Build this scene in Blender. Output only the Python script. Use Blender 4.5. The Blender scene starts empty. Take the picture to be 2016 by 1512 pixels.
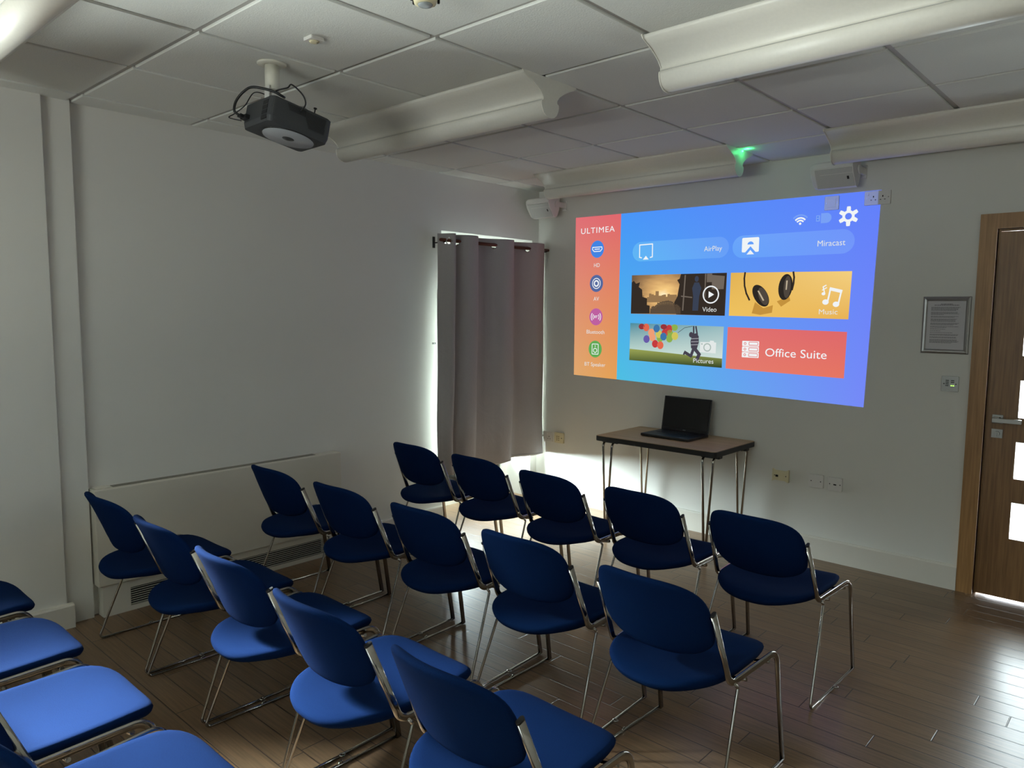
import bpy, bmesh, math, random
from mathutils import Vector, Matrix

sc = bpy.context.scene
COL = sc.collection
PI = math.pi


def lin(c):
    out = []
    for v in c[:3]:
        v = v / 255.0
        out.append(v / 12.92 if v <= 0.04045 else ((v + 0.055) / 1.055) ** 2.4)
    return (out[0], out[1], out[2], 1.0)


# ------------------------------------------------------------------ camera
YAW, PITCH, ROLL = 0.738501, 0.0988124, 0.00826788
_f = Vector((-math.sin(YAW) * math.cos(PITCH), math.cos(YAW) * math.cos(PITCH), -math.sin(PITCH)))
_r0 = Vector((math.cos(YAW), math.sin(YAW), 0))
_u0 = _r0.cross(_f)
_r = math.cos(ROLL) * _r0 + math.sin(ROLL) * _u0
_u = -math.sin(ROLL) * _r0 + math.cos(ROLL) * _u0
cam = bpy.data.cameras.new('camera')
cam.sensor_width = 36.0
cam.lens = 1457.918 / 2016.0 * 36.0
cam.clip_start = 0.02
cam_o = bpy.data.objects.new('camera', cam)
m = Matrix((( _r.x, _u.x, -_f.x, 4.0923), (_r.y, _u.y, -_f.y, -4.8126), (_r.z, _u.z, -_f.z, 1.590), (0, 0, 0, 1)))
cam_o.matrix_world = m
COL.objects.link(cam_o)
sc.camera = cam_o

# ------------------------------------------------------------------ view, world, daylight
sc.view_settings.view_transform = 'Standard'
sc.view_settings.look = 'None'
sc.view_settings.exposure = 0.0
sc.view_settings.gamma = 1.0
sc.view_settings.use_curve_mapping = False
try:
    sc.cycles.max_bounces = 8
    sc.cycles.adaptive_threshold = 0.02
    sc.cycles.diffuse_bounces = 5
    sc.cycles.glossy_bounces = 4
    sc.cycles.sample_clamp_indirect = 6.0
    sc.cycles.caustics_reflective = False
    sc.cycles.caustics_refractive = False
    sc.cycles.use_denoising = True
except Exception:
    pass

SKY = (0.86, 0.95, 1.0)
w = bpy.data.worlds.new('overcast_sky')
sc.world = w
w.use_nodes = True
w.node_tree.nodes['Background'].inputs[0].default_value = (SKY[0], SKY[1], SKY[2], 1)
w.node_tree.nodes['Background'].inputs[1].default_value = 4.5


def area(name, loc, direction, sx, sy, power, col=SKY, spread=180):
    l = bpy.data.lights.new(name, 'AREA')
    l.shape = 'RECTANGLE'
    l.size = sx
    l.size_y = sy
    l.energy = power
    l.color = col
    o = bpy.data.objects.new(name, l)
    o.location = loc
    d = Vector(direction)
    o.rotation_euler = d.to_track_quat('-Z', 'Z' if abs(d.z) < 0.9 else 'Y').to_euler()
    COL.objects.link(o)
    l.spread = math.radians(spread)
    return o


# skylight entering by the windows: the curtained corner window, the glazed door and the window of the
# left wall; upward fill lamps are added for ceiling and walls
area('sky_corner_window', (-0.42, -0.59, 1.10), (1, 0, 0), 1.15, 2.16, 380)
area('corner_upward_fill', (-0.75, -0.59, 0.62), (1, 0, 1.3), 1.0, 0.9, 1100)  # upward lamp added to brighten the curtain lining and ceiling corner
area('sky_side_window', (-1.60, -5.60, 3.40), (3.1, 1.35, -2.96), 1.8, 1.0, 1500, (0.88, 0.94, 1.0), 60)
area('side_upward_fill', (-0.75, -5.20, 0.55), (1, 0.4, 0.9), 2.2, 0.9, 700, (0.98, 0.985, 0.96))  # upward lamp added to lift the ceiling
area('rear_upward_fill', (3.2, -9.0, 0.60), (0, 1, 0.85), 3.0, 0.9, 700, (1.0, 0.975, 0.93))  # unseen upward lamp added to lift ceiling and front wall
area('sky_door', (3.75, 0.35, 1.1), (0, -1, 0), 0.9, 2.1, 130, (0.88, 0.94, 1.0))

# ------------------------------------------------------------------ materials
_M = {}


def nt(mat):
    return mat.node_tree.nodes, mat.node_tree.links


def pbr(name, col, rough=0.5, metal=0.0, spec=0.5, noise=None, bump=None, sheen=0.0):
    """col sRGB 0-255; noise=(scale, amount) gentle colour mottling; bump=(scale, strength)"""
    if name in _M:
        return _M[name]
    mt = bpy.data.materials.new(name)
    mt.use_nodes = True
    n, l = nt(mt)
    p = n['Principled BSDF']
    c = lin(col)
    p.inputs['Base Color'].default_value = c
    p.inputs['Roughness'].default_value = rough
    p.inputs['Metallic'].default_value = metal
    p.inputs['Specular IOR Level'].default_value = spec
    if sheen:
        p.inputs['Sheen Weight'].default_value = sheen
    tc = n.new('ShaderNodeTexCoord')
    if noise:
        t = n.new('ShaderNodeTexNoise')
        t.inputs['Scale'].default_value = noise[0]
        t.inputs['Detail'].default_value = 4
        l.new(tc.outputs['Object'], t.inputs['Vector'])
        r = n.new('ShaderNodeMix')
        r.data_type = 'RGBA'
        a = noise[1]
        r.inputs['A'].default_value = (c[0] * (1 - a), c[1] * (1 - a), c[2] * (1 - a), 1)
        r.inputs['B'].default_value = (min(1, c[0] * (1 + a)), min(1, c[1] * (1 + a)), min(1, c[2] * (1 + a)), 1)
        l.new(t.outputs['Fac'], r.inputs['Factor'])
        l.new(r.outputs['Result'], p.inputs['Base Color'])
    if bump:
        t = n.new('ShaderNodeTexNoise')
        t.inputs['Scale'].default_value = bump[0]
        t.inputs['Detail'].default_value = 3
        l.new(tc.outputs['Object'], t.inputs['Vector'])
        b = n.new('ShaderNodeBump')
        b.inputs['Strength'].default_value = bump[1]
        b.inputs['Distance'].default_value = 0.002
        l.new(t.outputs['Fac'], b.inputs['Height'])
        l.new(b.outputs['Normal'], p.inputs['Normal'])
    _M[name] = mt
    return mt


def emit(name, col, strength=1.0):
    if name in _M:
        return _M[name]
    mt = bpy.data.materials.new(name)
    mt.use_nodes = True
    n, l = nt(mt)
    n.remove(n['Principled BSDF'])
    e = n.new('ShaderNodeEmission')
    e.inputs[0].default_value = lin(col)
    e.inputs[1].default_value = strength
    l.new(e.outputs[0], n['Material Output'].inputs[0])
    _M[name] = mt
    return mt


def mathn(n, l, op, a, b=None, c=None):
    q = n.new('ShaderNodeMath')
    q.operation = op
    for i, v in enumerate((a, b, c)):
        if v is None:
            continue
        if isinstance(v, (int, float)):
            q.inputs[i].default_value = v
        else:
            l.new(v, q.inputs[i])
    return q.outputs[0]


def emit_grad(name, x0, x1, z0, z1, tl, tr, bl, br):
    """emission with a bilinear colour gradient over world x (x0..x1) and z (z0 bottom..z1 top)"""
    mt = bpy.data.materials.new(name)
    mt.use_nodes = True
    n, l = nt(mt)
    n.remove(n['Principled BSDF'])
    g = n.new('ShaderNodeNewGeometry')
    s = n.new('ShaderNodeSeparateXYZ')
    l.new(g.outputs['Position'], s.inputs[0])

    def mr(sock, a, b):
        r = n.new('ShaderNodeMapRange')
        l.new(sock, r.inputs[0])
        r.inputs[1].default_value = a
        r.inputs[2].default_value = b
        return r.outputs[0]

    def mix(f, a, b):
        r = n.new('ShaderNodeMix')
        r.data_type = 'RGBA'
        l.new(f, r.inputs['Factor'])
        for k, v in (('A', a), ('B', b)):
            if isinstance(v, tuple):
                r.inputs[k].default_value = lin(v)
            else:
                l.new(v, r.inputs[k])
        return r.outputs['Result']
    fx = mr(s.outputs[0], x0, x1)
    fz = mr(s.outputs[2], z0, z1)
    res = mix(fz, mix(fx, bl, br), mix(fx, tl, tr))
    e = n.new('ShaderNodeEmission')
    l.new(res, e.inputs[0])
    l.new(e.outputs[0], n['Material Output'].inputs[0])
    return mt


def floor_material():
    mt = bpy.data.materials.new('oak_laminate_planks')
    mt.use_nodes = True
    n, l = nt(mt)
    p = n['Principled BSDF']
    g = n.new('ShaderNodeNewGeometry')
    s = n.new('ShaderNodeSeparateXYZ')
    l.new(g.outputs['Position'], s.inputs[0])
    PW, PL = 0.1022, 0.92
    yy = mathn(n, l, 'DIVIDE', mathn(n, l, 'ADD', s.outputs[1], 20.0), PW)
    row = mathn(n, l, 'FLOOR', yy)
    wn = n.new('ShaderNodeTexWhiteNoise')
    wn.noise_dimensions = '1D'
    l.new(row, wn.inputs['W'])
    xx = mathn(n, l, 'DIVIDE', mathn(n, l, 'ADD', s.outputs[0], mathn(n, l, 'MULTIPLY', wn.outputs['Value'], 7.0)), PL)
    colu = mathn(n, l, 'FLOOR', xx)
    fy = mathn(n, l, 'FRACT', yy)
    fx = mathn(n, l, 'FRACT', xx)
    dy = mathn(n, l, 'MULTIPLY', mathn(n, l, 'MINIMUM', fy, mathn(n, l, 'SUBTRACT', 1.0, fy)), PW)
    dx = mathn(n, l, 'MULTIPLY', mathn(n, l, 'MINIMUM', fx, mathn(n, l, 'SUBTRACT', 1.0, fx)), PL)
    d = mathn(n, l, 'MINIMUM', dy, dx)
    r = n.new('ShaderNodeMapRange')
    l.new(d, r.inputs[0])
    r.inputs[1].default_value = 0.0010
    r.inputs[2].default_value = 0.0030
    seam = r.outputs[0]          # 0 in the seam, 1 on the plank
    w2 = n.new('ShaderNodeTexWhiteNoise')
    w2.noise_dimensions = '2D'
    cb = n.new('ShaderNodeCombineXYZ')
    l.new(row, cb.inputs[0])
    l.new(colu, cb.inputs[1])
    l.new(cb.outputs[0], w2.inputs['Vector'])
    # grain
    cg = n.new('ShaderNodeCombineXYZ')
    l.new(mathn(n, l, 'MULTIPLY', s.outputs[0], 3.0), cg.inputs[0])
    l.new(mathn(n, l, 'MULTIPLY', s.outputs[1], 70.0), cg.inputs[1])
    l.new(mathn(n, l, 'MULTIPLY', w2.outputs['Value'], 30.0), cg.inputs[2])
    gn = n.new('ShaderNodeTexNoise')
    gn.inputs['Scale'].default_value = 1.4
    gn.inputs['Detail'].default_value = 6
    gn.inputs['Roughness'].default_value = 0.65
    l.new(cg.outputs[0], gn.inputs['Vector'])
    ramp = n.new('ShaderNodeValToRGB')
    ramp.color_ramp.elements[0].position = 0.30
    ramp.color_ramp.elements[0].color = lin((100, 79, 58))
    ramp.color_ramp.elements[1].position = 0.72
    ramp.color_ramp.elements[1].color = lin((134, 107, 80))
    l.new(gn.outputs['Fac'], ramp.inputs[0])
    hv = n.new('ShaderNodeHueSaturation')
    l.new(ramp.outputs[0], hv.inputs['Color'])
    l.new(mathn(n, l, 'ADD', mathn(n, l, 'MULTIPLY', w2.outputs['Value'], 0.22), 0.88), hv.inputs['Value'])
    mx = n.new('ShaderNodeMix')
    mx.data_type = 'RGBA'
    l.new(seam, mx.inputs['Factor'])
    mx.inputs['A'].default_value = lin((48, 36, 28))
    l.new(hv.outputs[0], mx.inputs['B'])
    l.new(mx.outputs['Result'], p.inputs['Base Color'])
    l.new(mathn(n, l, 'ADD', mathn(n, l, 'MULTIPLY', gn.outputs['Fac'], 0.05), 0.26), p.inputs['Roughness'])
    p.inputs['Specular IOR Level'].default_value = 0.5
    b = n.new('ShaderNodeBump')
    b.inputs['Strength'].default_value = 0.5
    b.inputs['Distance'].default_value = 0.0012
    l.new(mathn(n, l, 'ADD', seam, mathn(n, l, 'MULTIPLY', gn.outputs['Fac'], 0.05)), b.inputs['Height'])
    l.new(b.outputs['Normal'], p.inputs['Normal'])
    return mt


def veneer(name, dark, light, axis='z', scale=1.0):
    mt = bpy.data.materials.new(name)
    mt.use_nodes = True
    n, l = nt(mt)
    p = n['Principled BSDF']
    g = n.new('ShaderNodeNewGeometry')
    mp = n.new('ShaderNodeMapping')
    sc_ = {'z': (90, 90, 4), 'x': (4, 90, 90)}[axis]
    mp.inputs['Scale'].default_value = [v * scale for v in sc_]
    l.new(g.outputs['Position'], mp.inputs['Vector'])
    t = n.new('ShaderNodeTexNoise')
    t.inputs['Scale'].default_value = 1.0
    t.inputs['Detail'].default_value = 5
    l.new(mp.outputs[0], t.inputs['Vector'])
    r = n.new('ShaderNodeValToRGB')
    r.color_ramp.elements[0].position = 0.3
    r.color_ramp.elements[0].color = lin(dark)
    r.color_ramp.elements[1].position = 0.7
    r.color_ramp.elements[1].color = lin(light)
    l.new(t.outputs['Fac'], r.inputs[0])
    l.new(r.outputs[0], p.inputs['Base Color'])
    p.inputs['Roughness'].default_value = 0.42
    return mt


def glass_material():
    mt = bpy.data.materials.new('clear_glass')
    mt.use_nodes = True
    n, l = nt(mt)
    n.remove(n['Principled BSDF'])
    tr = n.new('ShaderNodeBsdfTransparent')
    tr.inputs[0].default_value = (0.93, 0.97, 0.96, 1)
    gl = n.new('ShaderNodeBsdfGlossy')
    gl.inputs['Roughness'].default_value = 0.03
    fr = n.new('ShaderNodeFresnel')
    fr.inputs[0].default_value = 1.45
    mx = n.new('ShaderNodeMixShader')
    l.new(fr.outputs[0], mx.inputs[0])
    l.new(tr.outputs[0], mx.inputs[1])
    l.new(gl.outputs[0], mx.inputs[2])
    l.new(mx.outputs[0], n['Material Output'].inputs[0])
    return mt


def fabric(name, col, sheen=0.0):
    mt = bpy.data.materials.new(name)
    mt.use_nodes = True
    n, l = nt(mt)
    p = n['Principled BSDF']
    tc = n.new('ShaderNodeTexCoord')
    c = lin(col)
    t = n.new('ShaderNodeTexNoise')
    t.inputs['Scale'].default_value = 420
    t.inputs['Detail'].default_value = 2
    l.new(tc.outputs['Object'], t.inputs['Vector'])
    t2 = n.new('ShaderNodeTexNoise')
    t2.inputs['Scale'].default_value = 9
    l.new(tc.outputs['Object'], t2.inputs['Vector'])
    f = mathn(n, l, 'ADD', mathn(n, l, 'MULTIPLY', t.outputs['Fac'], 0.75), mathn(n, l, 'MULTIPLY', t2.outputs['Fac'], 0.25))
    mx = n.new('ShaderNodeMix')
    mx.data_type = 'RGBA'
    mx.inputs['A'].default_value = (c[0] * .6, c[1] * .6, c[2] * .68, 1)
    mx.inputs['B'].default_value = (min(1, c[0] * 1.5), min(1, c[1] * 1.4), min(1, c[2] * 1.32), 1)
    l.new(f, mx.inputs['Factor'])
    l.new(mx.outputs['Result'], p.inputs['Base Color'])
    p.inputs['Roughness'].default_value = 0.95
    p.inputs['Specular IOR Level'].default_value = 0.06
    p.inputs['Sheen Weight'].default_value = sheen
    p.inputs['Sheen Roughness'].default_value = 0.6
    b = n.new('ShaderNodeBump')
    b.inputs['Strength'].default_value = 0.5
    b.inputs['Distance'].default_value = 0.001
    l.new(t.outputs['Fac'], b.inputs['Height'])
    l.new(b.outputs['Normal'], p.inputs['Normal'])
    return mt


def curtain_material():
    mt = bpy.data.materials.new('grey_curtain_cloth')
    mt.use_nodes = True
    n, l = nt(mt)
    p = n['Principled BSDF']
    tc = n.new('ShaderNodeTexCoord')
    mp = n.new('ShaderNodeMapping')
    mp.inputs['Scale'].default_value = (1, 260, 260)
    l.new(tc.outputs['Object'], mp.inputs['Vector'])
    t = n.new('ShaderNodeTexNoise')
    t.inputs['Scale'].default_value = 2
    l.new(mp.outputs[0], t.inputs['Vector'])
    r = n.new('ShaderNodeValToRGB')
    r.color_ramp.elements[0].color = lin((146, 141, 141))
    r.color_ramp.elements[1].color = lin((176, 170, 168))
    l.new(t.outputs['Fac'], r.inputs[0])
    l.new(r.outputs[0], p.inputs['Base Color'])
    p.inputs['Roughness'].default_value = 0.8
    tl = n.new('ShaderNodeBsdfTranslucent')
    tl.inputs[0].default_value = lin((120, 110, 105))
    mx = n.new('ShaderNodeMixShader')
    mx.inputs[0].default_value = 0.03
    l.new(p.outputs[0], mx.inputs[1])
    l.new(tl.outputs[0], mx.inputs[2])
    l.new(mx.outputs[0], n['Material Output'].inputs[0])
    # soft creases in the cloth
    t3 = n.new('ShaderNodeTexNoise')
    t3.inputs['Scale'].default_value = 5
    t3.inputs['Detail'].default_value = 3
    t3.inputs['Distortion'].default_value = 1.5
    l.new(tc.outputs['Object'], t3.inputs['Vector'])
    b = n.new('ShaderNodeBump')
    b.inputs['Strength'].default_value = 0.35
    b.inputs['Distance'].default_value = 0.02
    l.new(t3.outputs['Fac'], b.inputs['Height'])
    l.new(b.outputs['Normal'], p.inputs['Normal'])
    return mt


WALL = pbr('wall_paint', (214, 213, 207), 0.75, noise=(3, 0.015), bump=(250, 0.12))
TRIM = pbr('white_gloss_trim', (212, 208, 198), 0.4, noise=(8, 0.02))
TILE = pbr('mineral_fibre_tile', (217, 219, 214), 0.9, noise=(160, 0.05), bump=(220, 0.5))
GRID = pbr('ceiling_grid_metal', (176, 174, 170), 0.5)
FLOOR = floor_material()
OAK = veneer('oak_door_veneer', (116, 84, 52), (150, 112, 72))
OAK2 = veneer('oak_frame_veneer', (138, 101, 60), (172, 130, 82))
DARKGAP = pbr('dark_gap', (14, 13, 12), 0.9)
GLASS = glass_material()
BLUE = fabric('blue_upholstery', (6, 31, 70))
CHROME = pbr('chrome', (168, 164, 158), 0.11, 1.0, noise=(30, 0.03))
BLACKP = pbr('black_plastic', (16, 16, 18), 0.45)
STEEL = pbr('brushed_steel', (150, 147, 142), 0.35, 0.9, noise=(60, 0.06))
WHITEP = pbr('white_plastic', (214, 212, 208), 0.4, noise=(12, 0.02))
POLEM = pbr('ivory_mount_paint', (212, 210, 198), 0.45, noise=(12, 0.02))
CREAMP = pbr('cream_plastic', (214, 205, 170), 0.45, noise=(12, 0.02))
WHITEM = pbr('white_powder_coat', (220, 217, 208), 0.42, noise=(90, 0.05), bump=(500, 0.1))
UNITM = pbr('off_white_casing', (210, 206, 194), 0.45, noise=(10, 0.02))
CURT = curtain_material()
RODM = pbr('dark_bronze_rod', (96, 56, 42), 0.4, 0.6, noise=(30, 0.1))
PROJ = pbr('dark_grey_plastic', (52, 54, 57), 0.55, noise=(120, 0.08))
PROJD = pbr('black_vent_plastic', (20, 20, 22), 0.7)
PROJP = pbr('pale_grey_gloss_disc', (168, 172, 178), 0.25, noise=(10, 0.04))
TTOP = veneer('brown_laminate_top', (172, 142, 100), (194, 164, 120), 'x', 0.5)
ALU = pbr('brushed_aluminium_frame', (160, 158, 156), 0.3, 0.85, noise=(40, 0.05))
PAPER = pbr('white_paper', (196, 193, 196), 0.6)
INK = pbr('grey_print', (96, 92, 98), 0.8)
SCREEN = pbr('black_glass_screen', (4, 4, 5), 0.18)
KEYS = pbr('black_keys', (22, 24, 28), 0.5)
PAVING = pbr('pale_paving', (170, 168, 160), 0.85, noise=(4, 0.12))
HOUSE = pbr('pale_render_wall', (200, 196, 184), 0.85, noise=(3, 0.05))


# ------------------------------------------------------------------ mesh helpers
class MB:
    def __init__(self):
        self.bm = bmesh.new()

    def box(self, x0, x1, y0, y1, z0, z1, mi=0, M=None):
        v = [Vector((x, y, z)) for x in (x0, x1) for y in (y0, y1) for z in (z0, z1)]
        if M is not None:
            v = [M @ q for q in v]
        b = [self.bm.verts.new(q) for q in v]
        for f in ((0, 1, 3, 2), (4, 6, 7, 5), (0, 4, 5, 1), (2, 3, 7, 6), (0, 2, 6, 4), (1, 5, 7, 3)):
            fc = self.bm.faces.new([b[i] for i in f])
            fc.material_index = mi
        return self

    def prism(self, pts, fn, a, b, mi=0):
        """pts: 2D outline; fn(u,v,t)->Vector; extrude from t=a to t=b"""
        A = [self.bm.verts.new(fn(u, v, a)) for u, v in pts]
        B = [self.bm.verts.new(fn(u, v, b)) for u, v in pts]
        n = len(pts)
        fs = [self.bm.faces.new(A), self.bm.faces.new(B[::-1])]
        for i in range(n):
            j = (i + 1) % n
            fs.append(self.bm.faces.new((A[i], B[i], B[j], A[j])))
        for f in fs:
            f.material_index = mi
        return self

    def flat(self, pts, fn, mi=0):
        f = self.bm.faces.new([self.bm.verts.new(fn(u, v)) for u, v in pts])
        f.material_index = mi
        return self

    def sweep(self, path, prof, side=None, closed=False, caps=True, mi=0):
        """path: list of Vector; prof: list of (a,b): a along the side vector, b along the other normal"""
        n = len(path)
        rings = []
        prev = None
        for i in range(n):
            if closed:
                t = (path[(i + 1) % n] - path[i - 1]).normalized()
            else:
                t = (path[min(i + 1, n - 1)] - path[max(i - 1, 0)]).normalized()
            if side is not None:
                s = side - t * side.dot(t)
                s.normalize()
            elif prev is None:
                s = t.orthogonal().normalized()
            else:
                s = (prev - t * prev.dot(t)).normalized()
            prev = s
            o = t.cross(s)
            rings.append([self.bm.verts.new(path[i] + s * a + o * b) for a, b in prof])
        k = len(prof)
        rng = range(n if closed else n - 1)
        for i in rng:
            A, B = rings[i], rings[(i + 1) % n]
            for j in range(k):
                q = self.bm.faces.new((A[j], A[(j + 1) % k], B[(j + 1) % k], B[j]))
                q.material_index = mi
                q.smooth = True
        if caps and not closed:
            self.bm.faces.new(rings[0][::-1]).material_index = mi
            self.bm.faces.new(rings[-1]).material_index = mi
        return self

    def tube(self, path, r, seg=10, closed=False, mi=0):
        return self.sweep([Vector(p) for p in path], [(r * math.cos(2 * PI * i / seg), r * math.sin(2 * PI * i / seg)) for i in range(seg)], closed=closed, mi=mi)

    def cyl(self, p0, p1, r, seg=20, r1=None, mi=0):
        p0, p1 = Vector(p0), Vector(p1)
        r1 = r if r1 is None else r1
        t = (p1 - p0).normalized()
        s = t.orthogonal().normalized()
        o = t.cross(s)
        R = []
        for p, rr in ((p0, r), (p1, r1)):
            R.append([self.bm.verts.new(p + s * rr * math.cos(2 * PI * i / seg) + o * rr * math.sin(2 * PI * i / seg)) for i in range(seg)])
        for j in range(seg):
            q = self.bm.faces.new((R[0][j], R[0][(j + 1) % seg], R[1][(j + 1) % seg], R[1][j]))
            q.smooth = True
            q.material_index = mi
        self.bm.faces.new(R[0][::-1]).material_index = mi
        self.bm.faces.new(R[1]).material_index = mi
        return self

    def lathe(self, c, prof, seg=28, mi=0):
        """prof: (radius, z offset) list around the vertical axis through c"""
        c = Vector(c)
        R = []
        for r, z in prof:
            R.append([self.bm.verts.new(c + Vector((r * math.cos(2 * PI * i / seg), r * math.sin(2 * PI * i / seg), z))) for i in range(seg)])
        for a in range(len(R) - 1):
            for j in range(seg):
                q = self.bm.faces.new((R[a][j], R[a][(j + 1) % seg], R[a + 1][(j + 1) % seg], R[a + 1][j]))
                q.smooth = True
                q.material_index = mi
        self.bm.faces.new(R[0][::-1]).material_index = mi
        self.bm.faces.new(R[-1]).material_index = mi
        return self

    def bevel(self, w, seg=2):
        bmesh.ops.bevel(self.bm, geom=list(self.bm.edges), offset=w, segments=seg, affect='EDGES', profile=0.5, clamp_overlap=True)
        return self

    def build(self, name, mat, parent=None, smooth=False, loc=None):
        bmesh.ops.recalc_face_normals(self.bm, faces=list(self.bm.faces))
        me = bpy.data.meshes.new(name)
        self.bm.to_mesh(me)
        self.bm.free()
        for mm in (mat if isinstance(mat, (list, tuple)) else [mat]):
            me.materials.append(mm)
        if smooth:
            for p in me.polygons:
                p.use_smooth = True
        o = bpy.data.objects.new(name, me)
        if loc is not None:
            o.location = loc
        if parent is not None:
            o.parent = parent
        COL.objects.link(o)
        return o


def tag(o, label, cat, group=None, kind=None):
    o['label'] = label
    o['category'] = cat
    if group:
        o['group'] = group
    if kind:
        o['kind'] = kind
    return o


def struct(o):
    o['kind'] = 'structure'
    return o


def thing(name, loc, label, cat, group=None, rz=0.0):
    o = bpy.data.objects.new(name, None)
    o.empty_display_size = 0.05
    o.location = loc
    o.rotation_euler = (0, 0, rz)
    COL.objects.link(o)
    return tag(o, label, cat, group)


def rrect(x0, x1, y0, y1, r, seg=6):
    pts = []
    for cx, cy, a0 in ((x1 - r, y1 - r, 0), (x0 + r, y1 - r, 90), (x0 + r, y0 + r, 180), (x1 - r, y0 + r, 270)):
        for i in range(seg + 1):
            a = math.radians(a0 + 90 * i / seg)
            pts.append((cx + r * math.cos(a), cy + r * math.sin(a)))
    return pts


def fillet(pts, r, seg=8):
    """round the inner corners of an open 3D polyline; r a number or a list per inner corner"""
    P = [Vector(p) for p in pts]
    out = [P[0]]
    for i in range(1, len(P) - 1):
        rr = r[i - 1] if isinstance(r, (list, tuple)) else r
        a = (P[i - 1] - P[i]).normalized()
        b = (P[i + 1] - P[i]).normalized()
        ang = a.angle(b)
        d = min(rr / math.tan(ang / 2), (P[i - 1] - P[i]).length * .49, (P[i + 1] - P[i]).length * .49)
        rr = d * math.tan(ang / 2)
        c = P[i] + (a + b).normalized() * (rr / math.sin(ang / 2))
        s, e = P[i] + a * d - c, P[i] + b * d - c
        tot = s.angle(e)
        ax = s.cross(e).normalized()
        for k in range(seg + 1):
            out.append(c + Matrix.Rotation(tot * k / seg, 3, ax) @ s)
    out.append(P[-1])
    return out


# ------------------------------------------------------------------ the room
XR, YB, ZC = 6.3, -8.1, 2.575        # right wall, rear wall, ceiling
WT = 0.34                             # outer wall thickness

struct(MB().box(-WT, XR + .2, YB - .3, 0.25, -0.05, 0).build('floor', FLOOR))

# suspended ceiling: recessed grid plane with lay-in tiles that hang a little lower
c = MB()
c.box(-WT, XR + .2, YB - .3, 0.25, ZC + 0.009, ZC + 0.12, 0)
gx = [0.19 + 0.6 * i for i in range(-1, 12)]
gy = [-3.535 + 0.6 * j for j in range(-9, 7)]
G = 0.012
for i in range(len(gx) - 1):
    for j in range(len(gy) - 1):
        x0, x1 = max(gx[i] + G, 0.0), min(gx[i + 1] - G, XR)
        y0, y1 = max(gy[j] + G, YB), min(gy[j + 1] - G, 0.0)
        if x1 - x0 < .03 or y1 - y0 < .03:
            continue
        t = 0.003
        a = [c.bm.verts.new(Vector(v)) for v in ((x0, y0, ZC + .009), (x1, y0, ZC + .009), (x1, y1, ZC + .009), (x0, y1, ZC + .009))]
        b = [c.bm.verts.new(Vector(v)) for v in ((x0, y0, ZC + t), (x1, y0, ZC + t), (x1, y1, ZC + t), (x0, y1, ZC + t))]
        d = [c.bm.verts.new(Vector(v)) for v in ((x0 + t, y0 + t, ZC), (x1 - t, y0 + t, ZC), (x1 - t, y1 - t, ZC), (x0 + t, y1 - t, ZC))]
        for A, B in ((a, b), (b, d)):
            for k in range(4):
                c.bm.faces.new((A[k], A[(k + 1) % 4], B[(k + 1) % 4], B[k])).material_index = 1
        c.bm.faces.new(d).material_index = 1
struct(c.build('ceiling', [GRID, TILE]))

# front wall with door opening (x 3.285..4.215, z 0..2.055)
DX0, DX1, DZ = 3.285, 4.215, 2.055
f = MB()
f.box(-WT, DX0, 0, 0.14, 0, ZC + .01)
f.box(DX0, DX1, 0, 0.14, DZ, ZC + .01)
f.box(DX1, XR + .2, 0, 0.14, 0, ZC + .01)
struct(f.build('wall_front', WALL))

# left wall: recessed stretch with the corner window, narrow band, thicker stretch with a side window
WY0, WY1, WZ = -1.10, -0.08, 2.17
f = MB()
f.box(-WT, 0, WY1, 0, 0, ZC + .01)
f.box(-WT, 0, WY0, WY1, WZ, ZC + .01)
f.box(-WT, 0, -3.535, WY0, 0, ZC + .01)
f.box(-WT, 0.035, -3.665, -3.535, 0, ZC + .01)
SY0, SY1, SZ0, SZ1 = -6.6, -4.2, 0.95, 2.25
f.box(-WT, 0.06, SY1, -3.665, 0, ZC + .01)
f.box(-WT, 0.06, SY0, SY1, 0, SZ0)
f.box(-WT, 0.06, SY0, SY1, SZ1, ZC + .01)
f.box(-WT, 0.06, YB - .3, SY0, 0, ZC + .01)
struct(f.build('wall_left', WALL))
# rear wall with an unseen wide window added as fill for the front wall, right wall plain
RX0, RX1, RZ0, RZ1 = 1.8, 4.6, 0.95, 2.2
f = MB()
f.box(0, RX0, YB - .3, YB, 0, ZC + .01)
f.box(RX1, XR, YB - .3, YB, 0, ZC + .01)
f.box(RX0, RX1, YB - .3, YB, 0, RZ0)
f.box(RX0, RX1, YB - .3, YB, RZ1, ZC + .01)
struct(f.build('wall_rear', WALL))
struct(MB().box(XR, XR + .2, YB - .3, 0, 0, ZC + .01).build('wall_right', WALL))

# skirting boards
def skirt(name, fn, a, b):
    o = MB().prism([(0, 0), (.018, 0), (.018, .135), (.014, .145), (0, .145)], fn, a, b)
    return struct(o.build(name, TRIM))
skirt('baseboard_front', lambda u, v, t: Vector((t, -u, v)), 0.0, 3.205)
skirt('baseboard_right', lambda u, v, t: Vector((XR - u, t, v)), YB, 0.0)
skirt('baseboard_left', lambda u, v, t: Vector((u, t, v * .8)), -2.045, WY0 - .0)
o = MB().prism([(0, 0), (.034, 0), (.034, .112), (.028, .12), (0, .12)], lambda u, v, t: Vector((.06 + u, t, v)), YB, -3.64)
struct(o.build('baseboard_left', TRIM))

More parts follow.
